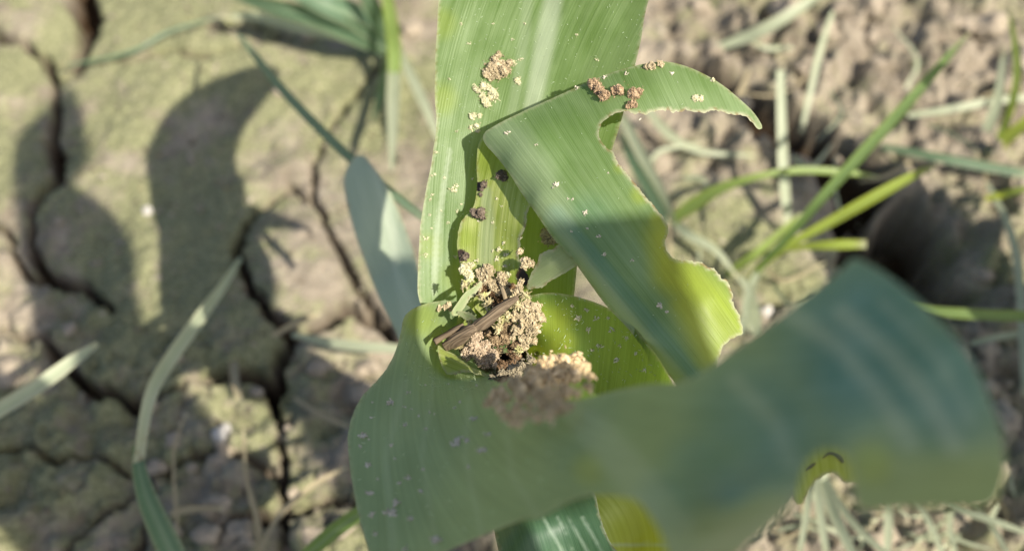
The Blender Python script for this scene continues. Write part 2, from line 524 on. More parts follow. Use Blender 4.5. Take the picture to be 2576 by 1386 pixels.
class Sheet:
    """a leaf blade: its margin, and its form through control points (x, y, distance, across cm, along cm)"""
    def __init__(self, name, parent, margin, ctrl, mat, step=9, holes=(), stripes=(), yel=(), rot_shade=(), sky_sheen=(), rip=.05, rim=.5, bumps=()):
        m = np.array([(*p, 0.) if len(p) == 2 else p for p in margin], float)
        b = resample(chaikin(m, 2), step * .62)
        seed = abs(hash(name)) % 1 + len(name) * 13
        arc = np.arange(len(b)) * .55
        nz = (fbm(arc * .42, arc * 0 + seed, seed, 3, .7) - .5) * 2
        nz2 = (fbm(arc * .42, arc * 0 + seed + 9, seed + 4, 3, .7) - .5) * 2
        b[:, 0] += (nz * 9 + rng.normal(0, .8, len(b))) * b[:, 2] + (vnoise(arc * .12, arc * 0, seed + 2) - .5) * 5
        b[:, 1] += (nz2 * 9 + rng.normal(0, .8, len(b))) * b[:, 2]
        hs = []
        for h in holes:
            hb = resample(chaikin(np.array([(*p, 1.) for p in h], float), 2), step * .62)
            hb[:, :2] += rng.normal(0, 1.6, (len(hb), 2))
            hs.append(hb)
        lo = b[:, :2].min(0); hi = b[:, :2].max(0)
        gx, gy = np.meshgrid(np.arange(lo[0], hi[0], step), np.arange(lo[1], hi[1], step * .87))
        gx = gx + (np.arange(gx.shape[0]) % 2)[:, None] * step * .5
        gx = gx.ravel() + rng.normal(0, step * .06, gx.size); gy = gy.ravel() + rng.normal(0, step * .06, gy.size)
        loops = [b] + hs
        keep = inpoly(gx, gy, b[:, :2].tolist())
        for h in hs: keep &= ~inpoly(gx, gy, h[:, :2].tolist())
        for L in loops:
            d, _ = polydist(gx, gy, np.vstack([L[:, :2], L[:1, :2]]).tolist())
            keep &= d > step * .55
        pts = [L[:, :2] for L in loops] + [np.stack([gx[keep], gy[keep]], 1)]
        edges = []; o = 0
        for L in loops:
            n_ = len(L); edges += [(o + k, o + (k + 1) % n_) for k in range(n_)]; o += n_
        allp = np.vstack(pts)
        r = delaunay_2d_cdt([Vector(p) for p in allp.tolist()], edges, [], 0, 1e-4)
        vv = np.array([tuple(v) for v in r[0]]); ff = np.array([f for f in r[2] if len(f) == 3])
        cc = vv[ff].mean(1)
        ok = inpoly(cc[:, 0], cc[:, 1], b[:, :2].tolist())
        for h in hs: ok &= ~inpoly(cc[:, 0], cc[:, 1], h[:, :2].tolist())
        ff = ff[ok]
        # facing the lens
        a, bb, c = vv[ff[:, 0]], vv[ff[:, 1]], vv[ff[:, 2]]
        cr = (bb[:, 0] - a[:, 0]) * (c[:, 1] - a[:, 1]) - (bb[:, 1] - a[:, 1]) * (c[:, 0] - a[:, 0])
        ff[cr > 0] = ff[cr > 0][:, ::-1]
        ct = np.asarray(ctrl, float)
        self.f = TPS(ct[:, :2], ct[:, 2:3])
        deg = 1 if len(ct) < 7 else 2 if len(ct) < 42 else 3
        self.pw = [(a, c) for a in range(deg + 1) for c in range(deg + 1 - a)]
        self.m0 = ct[:, :2].mean(0)
        self.pc = np.linalg.lstsq(self.pol(ct[:, 0], ct[:, 1]), ct[:, 3:5], rcond=None)[0]
        self.rip = rip; self.bumps = bumps; self.seed = seed; self.margin = b; self.holes = hs
        d, u, v = self.eval(vv[:, 0], vv[:, 1])
        at = {'leafuv': np.stack([u, v, 0 * u], 1)}
        pale = np.zeros(len(vv))
        for pl, wd, st in stripes:
            dd, ww = polydist(vv[:, 0], vv[:, 1], pl, wd if isinstance(wd, list) else [wd] * len(pl))
            pale = np.maximum(pale, st * smooth(1.5, .45, dd / ww))
        edge = np.zeros(len(vv))
        for L in loops:
            ch = L[L[:, 2] > .05]
            if len(ch):
                for k in range(0, len(vv), 4000):
                    q = vv[k:k + 4000]
                    dd = np.hypot(q[:, None, 0] - ch[None, :, 0], q[:, None, 1] - ch[None, :, 1])
                    j = dd.argmin(1); e = np.clip(ch[j, 2] * 1.4, 0, 1) * smooth(9, 2, dd[np.arange(len(q)), j])
                    edge[k:k + 4000] = np.maximum(edge[k:k + 4000], e)
        dm, _ = polydist(vv[:, 0], vv[:, 1], np.vstack([b[:, :2], b[:1, :2]]).tolist())
        edge = np.maximum(edge, rim * smooth(6, 1, dm))
        def spots(lst):
            a = np.zeros(len(vv))
            for e in lst:
                if isinstance(e[0], list):
                    dd, _ = polydist(vv[:, 0], vv[:, 1], e[0])
                    a = np.maximum(a, e[2] * smooth(1., .2, dd / e[1])); continue
                x, y, r0, st = e
                a = np.maximum(a, st * smooth(1., .25, np.hypot(vv[:, 0] - x, vv[:, 1] - y) / r0))
            return a
        at['pale'] = pale; at['edge'] = edge
        at['yel'] = spots(yel); at['rot_shade'] = spots(rot_shade); at['sky_sheen'] = spots(sky_sheen)
        self.parent = parent
        self.o = mk(name, P(vv[:, 0], vv[:, 1], d), ff, mat, parent, at)

    def pol(self, x, y):
        x = (np.ravel(x) - self.m0[0]) / 500; y = (np.ravel(y) - self.m0[1]) / 500
        return np.stack([x ** a * y ** c for a, c in self.pw], 1)

    def eval(self, x, y):
        d = self.f(x, y)[:, 0]
        u, v = (self.pol(x, y) @ self.pc).T
        d = d + (fbm(u * .8, v * .45, int(self.seed), 3) - .5) * self.rip * 2
        for bx, by, br, bd in self.bumps:
            d = d + bd * smooth(1, 0, np.hypot(np.ravel(x) - bx, np.ravel(y) - by) / br)
        return d, u, v

    def at(self, x, y, lift=0.):
        d = self.eval(np.array([x], float), np.array([y], float))[0][0]
        return P(x, y, d - lift)

    def dep(self, x, y):
        return float(self.eval(np.array([x], float), np.array([y], float))[0][0])

    def hairs(self, n, box, ln=(.05, .14), wd=.010, poly=None):
        """short pale bristles standing on the blade, too many to pick apart"""
        V = []; F = []
        k = 0
        while k < n:
            x = rng.uniform(box[0], box[2]); y = rng.uniform(box[1], box[3])
            if not inpoly(np.array([x]), np.array([y]), self.margin[:, :2].tolist())[0]: 
                n -= 1; continue
            if poly is not None and not inpoly(np.array([x]), np.array([y]), poly)[0]:
                n -= 1; continue
            p = self.at(x, y, .004)
            l = rng.uniform(*ln)
            a = rng.normal(0, 1, 3); a -= FW * np.dot(a, FW); a /= np.linalg.norm(a) + 1e-9
            dirn = a * .8 - FW * rng.uniform(.1, .8); dirn /= np.linalg.norm(dirn)
            sd = np.cross(dirn, FW); sd /= np.linalg.norm(sd) + 1e-9
            mid = p + dirn * l * .55 + rng.normal(0, l * .08, 3)
            tip = mid + (dirn + rng.normal(0, .22, 3)) * l * .45
            i = len(V)
            V += [p - sd * wd, p + sd * wd, mid + sd * wd * .8, mid - sd * wd * .8, tip]
            F += [(i, i + 1, i + 2, i + 3), (i + 3, i + 2, i + 4)]
            k += 1
        if V: mk('leaf_hair', V, F, HAIR, self.parent, kind='stuff')


def ribbon(name, parent, pts, width, mat, roll=0., crease=.18, n=26, pale=.5, yel=0., wav=0., nx=7, label=None):
    """a long leaf along points (cm); width in cm at those points; roll in degrees away from facing the lens"""
    p = np.asarray(pts, float)
    if np.ndim(roll) == 0: roll = [roll] * len(p)
    q = catmull(np.hstack([p, np.asarray(width, float)[:, None], np.asarray(roll, float)[:, None]]), n)
    c, wd, rl = q[:, :3], np.maximum(q[:, 3], .01), np.radians(q[:, 4])
    tg = np.gradient(c, axis=0); tg /= np.linalg.norm(tg, axis=1)[:, None] + 1e-9
    ref = C0 - c; ref -= tg * (ref * tg).sum(1)[:, None]; ref /= np.linalg.norm(ref, axis=1)[:, None] + 1e-9
    sd = np.cross(tg, ref)
    s2 = sd * np.cos(rl)[:, None] + ref * np.sin(rl)[:, None]
    nn = ref * np.cos(rl)[:, None] - sd * np.sin(rl)[:, None]
    us = np.linspace(-1, 1, nx)
    along = np.concatenate([[0], np.cumsum(np.linalg.norm(np.diff(c, axis=0), axis=1))])
    V = []; uv = []; pl = []; ed = []
    for k in range(n):
        for u in us:
            h = abs(u) * crease * wd[k] * .5 + wav * wd[k] * math.sin(along[k] * 1.7 + u * 2) * abs(u)
            V.append(c[k] + s2[k] * u * wd[k] * .5 + nn[k] * h)
            uv.append((u * wd[k] * .5, along[k], 0)); pl.append(pale * max(0, 1 - abs(u) * 4)); ed.append(max(.3 if abs(u) > .99 else 0, min(1, max(0, (k / (n - 1) - .9) * 9))))
    F = [(k * nx + j, k * nx + j + 1, (k + 1) * nx + j + 1, (k + 1) * nx + j) for k in range(n - 1) for j in range(nx - 1)]
    o = mk(name, V, F, mat, parent, {'leafuv': np.array(uv), 'pale': np.array(pl), 'edge': np.array(ed), 'yel': np.full(len(V), yel), 'rot_shade': np.zeros(len(V))})
    if label: o['label'] = label
    return o


def tube(name, parent, pts, rad, mat, nseg=12, n=20, flat=1., ridges=0, ramp=0.):
    q = catmull(np.hstack([np.asarray(pts, float), np.asarray(rad, float)[:, None]]), n)
    c, r = q[:, :3], np.maximum(q[:, 3], .004)
    tg = np.gradient(c, axis=0); tg /= np.linalg.norm(tg, axis=1)[:, None] + 1e-9
    ref = C0 - c; ref -= tg * (ref * tg).sum(1)[:, None]; ref /= np.linalg.norm(ref, axis=1)[:, None] + 1e-9
    sd = np.cross(tg, ref)
    V = []; uv = []
    al = np.concatenate([[0], np.cumsum(np.linalg.norm(np.diff(c, axis=0), axis=1))])
    for k in range(n):
        for j in range(nseg):
            a = 2 * math.pi * j / nseg
            rr = r[k] * (1 + ramp * math.cos(a * ridges + .8 * math.sin(al[k] * 1.3)) + (.06 + ramp * .45) * math.sin(al[k] * 7 + a * 3.1) * math.sin(al[k] * 3.1 + 1))
            V.append(c[k] + sd[k] * math.cos(a) * rr + ref[k] * math.sin(a) * rr * flat)
            uv.append((a * r[k], al[k], 0))
    F = [(k * nseg + j, k * nseg + (j + 1) % nseg, (k + 1) * nseg + (j + 1) % nseg, (k + 1) * nseg + j) for k in range(n - 1) for j in range(nseg)]
    F += [tuple(range(nseg))[::-1], tuple((n - 1) * nseg + j for j in range(nseg))]
    z = np.zeros(len(V))
    return mk(name, V, F, mat, parent, {'leafuv': np.array(uv), 'pale': z, 'edge': z, 'yel': z, 'rot_shade': z})


# ------------------------------------------------------------------ the maize plant
base = np.array([.3, 22.0, 0.]); base[2] = gz(base)
wh = P(1255, 940, 37.5)
base[:2] = wh[:2] + np.array([.4, 1.2]); base[2] = gz(base) - .6
maize = thing('maize_plant', 'young maize plant with chewed ragged leaves and a frass filled whorl', 'maize plant', base)
tube('stalk', maize, [base, base + (wh - base) * .35, base + (wh - base) * .7, wh + np.array([0, .3, -.2])], [1.25, 1.2, 1.25, 1.1], STALKM, 20, 24, .85)

def funnel(name, parent, cen, rad, mat, nseg=28):
    c = np.array(cen); ax = c[-1] - c[0]; ax /= np.linalg.norm(ax)
    e1 = np.cross(ax, [0, 1, 0]); e1 /= np.linalg.norm(e1); e2 = np.cross(ax, e1)
    V = []; uv = []
    for k, (p, q) in enumerate(zip(c, rad)):
        for j in range(nseg):
            a = 2 * math.pi * j / nseg
            V.append(p + (e1 * math.cos(a) + e2 * math.sin(a)) * q * (1 + .04 * math.sin(3 * a + k))); uv.append((a * q, k * .6, 0))
    F = [(k * nseg + j, k * nseg + (j + 1) % nseg, (k + 1) * nseg + (j + 1) % nseg, (k + 1) * nseg + j) for k in range(len(c) - 1) for j in range(nseg)]
    z = np.zeros(len(V))
    return mk(name, V, F, mat, parent, {'leafuv': np.array(uv), 'pale': z, 'edge': z, 'yel': z, 'rot_shade': z})


rimc = P(1262, 905, 33.6)
funnel('leaf_sheath', maize, [wh + (rimc - wh) * t - (wh - base) * .10 * (1 - t) for t in np.linspace(0, 1, 9)], [1.22, 1.24, 1.27, 1.30, 1.33, 1.36, 1.40, 1.44, 1.48], STALKM)

# the tall leaf standing behind the whorl; beyond the frame it arches over to the right
tall = Sheet('tall_leaf', maize,
    [(1050, 750), (1052, 650), (1058, 570), (1070, 500), (1088, 400), (1097, 310), (1096, 200), (1098, 100), (1105, 0), (1125, -90), (1190, -200), (1330, -350), (1520, -480), (1740, -590), (1930, -660), (2110, -670),
     (2060, -590), (1960, -450), (1830, -310), (1720, -150), (1650, -50), (1622, 30), (1605, 150), (1560, 320), (1495, 520), (1455, 640), (1450, 690), (1444, 750), (1400, 850), (1250, 900), (1090, 830)],
    [(1096, 200, 32.1, -2.8, 9), (1105, 0, 32.2, -2.9, 12), (1180, 100, 32.15, -1.9, 10.5), (1370, 100, 32.0, 0, 10.5), (1395, 0, 31.9, 0, 12), (1310, 400, 32.1, 0, 6.5), (1260, 650, 32.4, 0, 3), (1245, 830, 32.7, 0, 1),
     (1540, 80, 31.4, 2.2, 10.8), (1622, 20, 30.9, 2.9, 11.8), (1605, 150, 31.0, 2.8, 10), (1500, 500, 31.2, 2.3, 5), (1450, 690, 31.1, 2.2, 3), (1420, 800, 31.4, 1.9, 1.5),
     (1088, 400, 31.8, -2.5, 6.5), (1180, 400, 32.0, -1.5, 6.5), (1058, 570, 31.7, -2.3, 4), (1050, 750, 31.6, -2.2, 2), (1130, 650, 31.9, -1.4, 3), (1090, 830, 31.9, -1.8, 1),
     (1190, -200, 32.2, -2.6, 15), (1518, -172, 31.0, 0, 15), (1720, -150, 29.8, 2.2, 15), (1330, -350, 31.6, -2.2, 18), (1702, -366, 30.2, 0, 18.5), (1830, -310, 29.4, 1.6, 18.5), (1932, -513, 29.6, 0, 22), (2110, -670, 29.4, 0, 26)],
    LEAF, 8.5,
    stripes=[([(1400, -40), (1372, 100), (1345, 240), (1310, 400), (1285, 520)], [22, 25, 22, 18, 14], .95), ([(1132, 380), (1112, 500), (1098, 600), (1092, 740)], [5, 7, 7, 7], .75),
             ([(1330, -20), (1318, 100), (1290, 280)], 14, .35)],
    yel=[(1110, 250, 60, .45), (1110, 60, 60, .4), (1080, 620, 50, .4), (1150, 700, 60, .3)], rip=.10, rim=.55)
tall.hairs(260, (1100, 0, 1620, 340), (.03, .09), .006)
tall.hairs(110, (1060, 340, 1200, 750), (.03, .08), .006)

# the leaf that rises from the whorl and is creased over
inner = Sheet('rising_leaf', maize,
    [(1203, 352), (1198, 420), (1203, 470), (1196, 520), (1172, 545, .5), (1156, 562, .5), (1150, 610, .2), (1156, 650, .2), (1166, 700), (1180, 760), (1230, 810), (1290, 800), (1330, 745), (1332, 700, .5), (1318, 676, .8), (1305, 645, .9),
     (1312, 610, .9), (1322, 570, .8), (1326, 530, .6), (1345, 500), (1420, 420), (1500, 300), (1400, 262), (1300, 300), (1240, 328)],
    [(1203, 352, 31.35, -1.2, 5), (1198, 450, 31.45, -1.2, 4), (1156, 600, 31.5, -1.5, 2.5), (1166, 720, 31.6, -1.3, 1), (1235, 560, 31.4, 0, 3), (1240, 760, 31.7, 0, .5), (1250, 420, 31.2, -.3, 4.3), (1330, 540, 30.75, 1.2, 3), (1310, 640, 31.0, 1., 2),
     (1330, 720, 31.1, 1.2, 1), (1420, 420, 30.6, 1.8, 5), (1500, 300, 30.7, 2.3, 6.4), (1300, 300, 31.3, -.3, 6)],
    LEAFY, 6, stripes=[([(1222, 480), (1226, 560), (1222, 650), (1215, 740)], [13, 18, 20, 18], .55)],
    yel=[(1230, 400, 75, .85), (1290, 600, 70, .35), (1170, 600, 48, .8), (1300, 710, 60, .7)], rot_shade=[(1322, 694, 40, 1.15), (1252, 742, 60, 1.3), (1200, 735, 30, .9), (1205, 470, 22, 1.), (1160, 640, 24, .95), (1198, 540, 20, .85), (1316, 640, 18, .9), (1262, 445, 18, .8)], rip=.04, rim=.4)
inner.hairs(60, (1160, 450, 1330, 740), (.03, .08), .006)

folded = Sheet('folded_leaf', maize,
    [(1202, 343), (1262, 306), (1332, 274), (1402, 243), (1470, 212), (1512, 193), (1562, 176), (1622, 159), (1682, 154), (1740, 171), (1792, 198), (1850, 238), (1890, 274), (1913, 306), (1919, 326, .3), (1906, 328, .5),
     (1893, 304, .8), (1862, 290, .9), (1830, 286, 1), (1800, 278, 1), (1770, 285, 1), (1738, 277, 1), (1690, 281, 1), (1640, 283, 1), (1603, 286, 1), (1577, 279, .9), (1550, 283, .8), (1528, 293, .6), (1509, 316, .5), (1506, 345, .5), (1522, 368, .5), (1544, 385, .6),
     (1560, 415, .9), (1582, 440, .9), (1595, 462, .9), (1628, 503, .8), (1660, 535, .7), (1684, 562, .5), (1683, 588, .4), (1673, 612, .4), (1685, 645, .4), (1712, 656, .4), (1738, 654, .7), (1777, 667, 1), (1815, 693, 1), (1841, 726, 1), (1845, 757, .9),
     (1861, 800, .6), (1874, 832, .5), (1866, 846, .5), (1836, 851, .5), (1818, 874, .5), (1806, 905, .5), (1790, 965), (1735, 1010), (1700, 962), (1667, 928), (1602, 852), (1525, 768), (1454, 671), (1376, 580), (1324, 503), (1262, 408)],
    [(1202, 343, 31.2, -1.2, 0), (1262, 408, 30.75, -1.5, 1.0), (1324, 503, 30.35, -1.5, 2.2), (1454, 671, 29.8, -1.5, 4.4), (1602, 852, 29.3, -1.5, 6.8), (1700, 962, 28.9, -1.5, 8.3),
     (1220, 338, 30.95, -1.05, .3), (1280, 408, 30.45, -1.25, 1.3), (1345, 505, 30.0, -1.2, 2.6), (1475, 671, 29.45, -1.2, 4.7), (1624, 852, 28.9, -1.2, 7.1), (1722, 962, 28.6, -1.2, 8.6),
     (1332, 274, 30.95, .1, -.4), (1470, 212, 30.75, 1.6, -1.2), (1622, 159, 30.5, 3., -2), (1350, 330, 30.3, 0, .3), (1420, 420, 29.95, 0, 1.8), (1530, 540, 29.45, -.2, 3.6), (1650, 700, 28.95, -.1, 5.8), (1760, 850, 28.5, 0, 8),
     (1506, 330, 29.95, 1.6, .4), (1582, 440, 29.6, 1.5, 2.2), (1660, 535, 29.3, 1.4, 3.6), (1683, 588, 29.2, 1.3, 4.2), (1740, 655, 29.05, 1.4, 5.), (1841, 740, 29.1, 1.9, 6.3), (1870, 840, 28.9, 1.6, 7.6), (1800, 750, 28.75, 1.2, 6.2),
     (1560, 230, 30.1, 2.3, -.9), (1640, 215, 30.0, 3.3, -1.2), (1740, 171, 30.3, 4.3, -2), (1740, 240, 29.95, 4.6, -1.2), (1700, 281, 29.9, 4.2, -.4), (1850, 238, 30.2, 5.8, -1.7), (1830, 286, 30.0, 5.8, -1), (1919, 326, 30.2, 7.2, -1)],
    LEAF, 7.5, sky_sheen=[([(1400, 545), (1480, 630), (1600, 775), (1745, 950)], 46, .75), ([(1480, 560), (1640, 760), (1760, 930)], 110, .35)], stripes=[([(1245, 335), (1330, 430), (1420, 560)], [60, 60, 30], .40), ([(1215, 350), (1262, 395), (1330, 480), (1454, 640), (1602, 826), (1720, 960)], [18, 20, 20, 16, 16, 18], .55)],  # bluish bands paint sky sheen; the wide pale stripe paints sheen at the fold
    yel=[(1660, 560, 42, .8), (1610, 490, 36, .6), (1560, 420, 26, .5), ([(1690, 600), (1700, 680), (1780, 750), (1840, 830)], 95, 1.), ([(1740, 760), (1800, 880)], 85, .9)], rip=.05, rim=.45)  # yellow patches stand in for sunlight shining through the blade
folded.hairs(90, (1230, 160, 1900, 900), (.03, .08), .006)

# the cup of the whorl, right wall
cup = Sheet('whorl_cup', maize,
    [(1215, 800), (1260, 770), (1332, 744), (1376, 735), (1432, 740), (1500, 760), (1560, 790), (1602, 830), (1642, 876), (1672, 920), (1700, 975), (1690, 1050), (1560, 1080), (1420, 1070), (1300, 1020), (1190, 965), (1150, 900), (1170, 830)],
    [(1376, 735, 30.8, .5, 0), (1432, 740, 30.5, 1.2, 0), (1500, 760, 30.1, 2, 0), (1560, 790, 29.6, 2.7, 0), (1642, 876, 28.6, 4, 0), (1700, 975, 27.6, 5.2, 0), (1690, 1060, 28.2, 5.2, -1),
     (1390, 800, 31.0, .7, -.9), (1470, 830, 30.8, 1.6, -.9), (1560, 890, 30.1, 2.8, -.9), (1640, 990, 29.2, 4.4, -.9), (1332, 830, 31.5, 0, -1.2), (1420, 870, 31.1, 1., -1.4), (1250, 880, 35.2, -.8, -1.5), (1275, 905, 35., -.5, -1.7), (1340, 910, 32.6, .2, -2), (1450, 930, 31.2, 1.4, -2),
     (1300, 1000, 31.8, -.2, -3), (1480, 1040, 30.2, 2, -3), (1200, 960, 32., -1.4, -2.5), (1220, 790, 32.4, -.7, -.4)],
    leaf_mat('whorl_leaf', (.085, .155, .022), (.16, .24, .06), (.34, .50, .03), tfac=.45, vein_amp=1.6), 8, stripes=[],
    yel=[(1385, 810, 80, 1.), (1410, 860, 60, .9), (1330, 800, 60, .8), (1340, 900, 80, .9)],  # yellow wall tint stands in for sunlight coming through from behind
    rot_shade=[(1262, 892, 90, 1.8), (1230, 835, 70, 1.7), (1350, 890, 22, .62), (1408, 770, 10, .5), (1430, 800, 12, .5), (1320, 920, 30, .7)], rip=.03, rim=.5)  # large dark spots paint the shade of the whorl's hollow
cup.hairs(120, (1400, 750, 1660, 960), (.05, .14), .008)
cup.hairs(70, (1300, 740, 1450, 900), (.03, .09), .008)

# the broad front leaf: out of the cup, towards the lens, then twisting over at the right
FRONT_M = [(1017, 795), (1040, 775), (1082, 760), (1132, 754), (1172, 764), (1205, 800), (1230, 850), (1235, 900), (1260, 935), (1330, 985), (1400, 1005), (1450, 1008), (1540, 985), (1623, 966), (1722, 962), (1800, 915), (1870, 862), (2007, 763), (2100, 690), (2132, 660), (2141, 651), (2150, 648),
     (2199, 670), (2254, 708), (2364, 801), (2446, 900), (2495, 1010), (2523, 1092), (2530, 1174), (2516, 1250), (2475, 1278), (2364, 1273), (2254, 1278), (2168, 1288, .2), (2146, 1260, .3), (2143, 1215, .3), (2138, 1165, .3), (2112, 1136, .3), (2076, 1130, .3), (2040, 1150, .3), (2018, 1195, .3), (2004, 1258, .3),
     (1955, 1312), (1900, 1356), (1868, 1380), (1830, 1430), (1720, 1470), (1690, 1420), (1668, 1350), (1642, 1305), (1604, 1256), (1540, 1244), (1495, 1244), (1452, 1252), (1393, 1283), (1347, 1308), (1323, 1303), (1208, 1350), (1120, 1388), (1040, 1440), (960, 1490),
     (925, 1386), (897, 1280), (880, 1185, .12), (871, 1105, .2), (884, 1052, .12), (906, 1002, .2), (942, 964, .2), (974, 930, .2), (996, 888), (1010, 840)]
front = Sheet('front_leaf', maize, FRONT_M,
    [(1017, 795, 29.6, -3, 1), (1132, 754, 30.5, -1.6, 0), (1100, 800, 30.9, -2, .6), (1180, 775, 31.1, -1, .2), (1090, 870, 31.0, -2, 1.2), (1180, 900, 31.9, -1, 1.5), (1235, 900, 32.6, -.5, 1.6), (1040, 880, 30.0, -2.6, 1.5), (1010, 840, 29.7, -3, 1.2),
     (1130, 940, 30.0, -1.6, 2.4), (990, 930, 29.0, -3.1, 2.4), (1060, 965, 28.6, -2.3, 3), (1180, 975, 28.3, -1.2, 3.2), (1300, 990, 25.6, -.2, 3.5), (1400, 1010, 23.0, .6, 4), (1450, 1008, 21.8, 1.2, 4),
     (920, 995, 28.2, -3.6, 3.4), (871, 1105, 27.3, -4.2, 5), (897, 1280, 25.8, -4, 8), (925, 1386, 25.0, -3.8, 9.5), (960, 1490, 24.2, -3.6, 11), (1050, 1100, 26.3, -2.3, 5.2), (1200, 1100, 25.0, -1.1, 5.4), (1350, 1100, 22.0, -.1, 6), (1080, 1290, 24.6, -2.2, 8.2), (1250, 1230, 22.8, -1.2, 8),
     (1120, 1388, 23.4, -2.2, 10), (1323, 1303, 21.3, -1.2, 9.3), (1495, 1244, 19.4, -1.4, 10.2), (1480, 1120, 20.6, .1, 8), (1604, 1256, 17.6, -1.6, 11.6), (1560, 1010, 20.6, 1.8, 7.5), (1623, 966, 20.2, 2.4, 7.6), (1640, 1130, 18.2, .4, 10),
     (1722, 962, 18.9, 2.6, 9), (1870, 862, 17.9, 3.0, 11.5), (2139, 652, 17.2, 3.4, 16), (2254, 708, 16.4, 2.8, 17.3), (2364, 801, 15.9, 2.2, 18.4), (2495, 1010, 15.5, .8, 20), (2530, 1174, 15.4, -.6, 20.6), (2475, 1278, 16.3, -1.6, 20.4),
     (1900, 1000, 16.5, 1.6, 13), (2100, 880, 16.0, 2., 15.5), (2300, 1000, 15.2, .8, 18.3), (2150, 1120, 14.9, 0, 16.8), (2000, 1150, 15.0, 0, 15), (1800, 1130, 16.1, .6, 12.4), (2254, 1278, 15.9, -1.6, 18.4), (2095, 1130, 14.8, -.3, 16.4),
     (1642, 1305, 17., -1.6, 12.4), (1690, 1420, 16.2, -2.2, 13.6), (1868, 1380, 15.4, -1.6, 14.2), (1830, 1430, 16.0, -1.9, 14), (1800, 1260, 14.2, -.8, 13.2), (1900, 1240, 14.1, -.8, 14.2), (1960, 1312, 15.0, -1.4, 15), (2000, 1265, 14.6, -1.2, 15.3), (2420, 1150, 15.1, -.2, 19.6)],
    leaf_mat('front_maize_leaf', (.185, .25, .115), (.27, .345, .18), (.24, .36, .08), tfac=.3, rough=.42, pale=(.40, .46, .32), vein_amp=1.1), 9,
    stripes=[([(1440, 1030), (1500, 1090), (1580, 1180), (1640, 1260), (1700, 1340)], [30, 44, 50, 54, 54], .45), ([(1610, 1262), (1660, 1330), (1690, 1400)], 46, .5), ([(1690, 1400), (1800, 1375), (1900, 1338), (1995, 1275)], 34, .5), ([(1990, 790), (2110, 870), (2210, 990), (2290, 1110)], 24, .55), ([(2120, 790), (2240, 890), (2340, 1010), (2400, 1120)], 26, .6), ([(2220, 760), (2360, 900), (2440, 1060)], 14, .35),
             ([(1850, 960), (1950, 1060), (1990, 1160)], 24, .4), ([(1020, 960), (970, 1150), (990, 1386)], 9, .22), ([(1090, 960), (1060, 1150), (1100, 1386)], 6, .2), ([(1180, 1000), (1170, 1150), (1210, 1340)], 7, .22), ([(1270, 1060), (1290, 1200), (1350, 1290)], 10, .2)],
    yel=[(1060, 800, 70, .55), (1110, 850, 60, .5), (1480, 1180, 60, .25), (2190, 1165, 80, .4)],  # yellow spots paint light passing through the lip and beside the hole
    rot_shade=[(1235, 895, 62, 1.6), (1260, 940, 36, 1.2)], sky_sheen=[(2150, 850, 330, .95), (2350, 960, 240, .9), (1900, 1050, 240, .8), (1780, 1180, 160, .7), (1680, 1260, 120, .8)], rip=.07, rim=.35, bumps=[(2060, 860, 120, -.12), (2200, 960, 100, .12), (2330, 900, 100, -.1)])  # bluish spots paint sky sheen; dark spots paint shade of the whorl's hollow
front.hairs(90, (1020, 800, 1200, 960), (.06, .15), .010)
front.hairs(150, (1080, 935, 1260, 985), (.08, .20), .004)
front.hairs(70, (900, 960, 1500, 1350), (.05, .12), .012)

# torn pieces in the whorl
Sheet('torn_leaf_flap', maize, [(1326, 716, .4), (1330, 730, .5), (1364, 724, .6), (1398, 700, .4), (1452, 668), (1490, 640), (1455, 600), (1407, 615, .7), (1385, 628, .7), (1357, 640, .8), (1348, 666, .5)],
      [(1330, 725, 30.8, 0, 0), (1357, 640, 30.5, .6, .3), (1398, 700, 30.3, -.3, .8), (1452, 668, 30.0, -.4, 1.6), (1430, 610, 30.2, .6, 1.4), (1380, 665, 30.2, .1, .8)], LEAFP, 5.5, rip=.02)
Sheet('torn_leaf_strip', maize, [(1133, 792), (1142, 772), (1166, 735), (1194, 719), (1208, 706, .6), (1214, 716, .8), (1204, 734, .6), (1186, 748, .6), (1170, 768, .3), (1152, 796)],
      [(1140, 785, 30.2, 0, 0), (1170, 745, 30.6, 0, .5), (1208, 712, 30.9, 0, 1), (1152, 796, 30.3, .2, 0), (1190, 745, 30.7, .2, .8)], LEAFP, 4, rip=.02)
Sheet('torn_leaf_flap', maize, [(1102, 864), (1105, 896), (1113, 922), (1126, 945, .3), (1145, 940, .7), (1163, 938, .7), (1174, 935, .6), (1205, 944, .5), (1240, 953, .4), (1222, 939), (1180, 922), (1149, 893), (1120, 880)],
      [(1102, 864, 30.5, 0, 0), (1126, 945, 29.3, .6, .8), (1150, 905, 30.2, .1, .6), (1174, 935, 29.4, .5, 1), (1240, 953, 29.8, .4, 1.8), (1222, 939, 30.2, 0, 1.6)], LEAFY, 4.5, rip=.02, rim=.6)
Sheet('torn_leaf_shred', maize, [(1144, 784, .3), (1170, 782, .5), (1182, 786, .5), (1200, 800, .6), (1196, 808, .6), (1172, 806, .4), (1155, 796, .3)],
      [(1144, 784, 30.2, 0, 0), (1196, 804, 30.1, 0, .6), (1172, 784, 30.2, .1, .3), (1172, 806, 30.4, -.1, .3)], LEAFP, 4, rip=.02)
Sheet('inner_whorl_leaf', maize, [(1150, 800), (1165, 770), (1200, 740), (1250, 735), (1290, 745), (1285, 790), (1255, 830), (1200, 850), (1150, 840)],
      [(1150, 800, 31., -.6, 0), (1200, 740, 31.5, -.4, .6), (1290, 745, 31.5, .8, .4), (1215, 790, 32.3, 0, 0), (1255, 830, 32., .5, -.5), (1150, 840, 31.6, -.7, -.4)], LEAFY, 5,
      yel=[(1230, 760, 70, .5)], rot_shade=[(1230, 830, 40, .9), (1265, 760, 40, .6)], rip=.03)

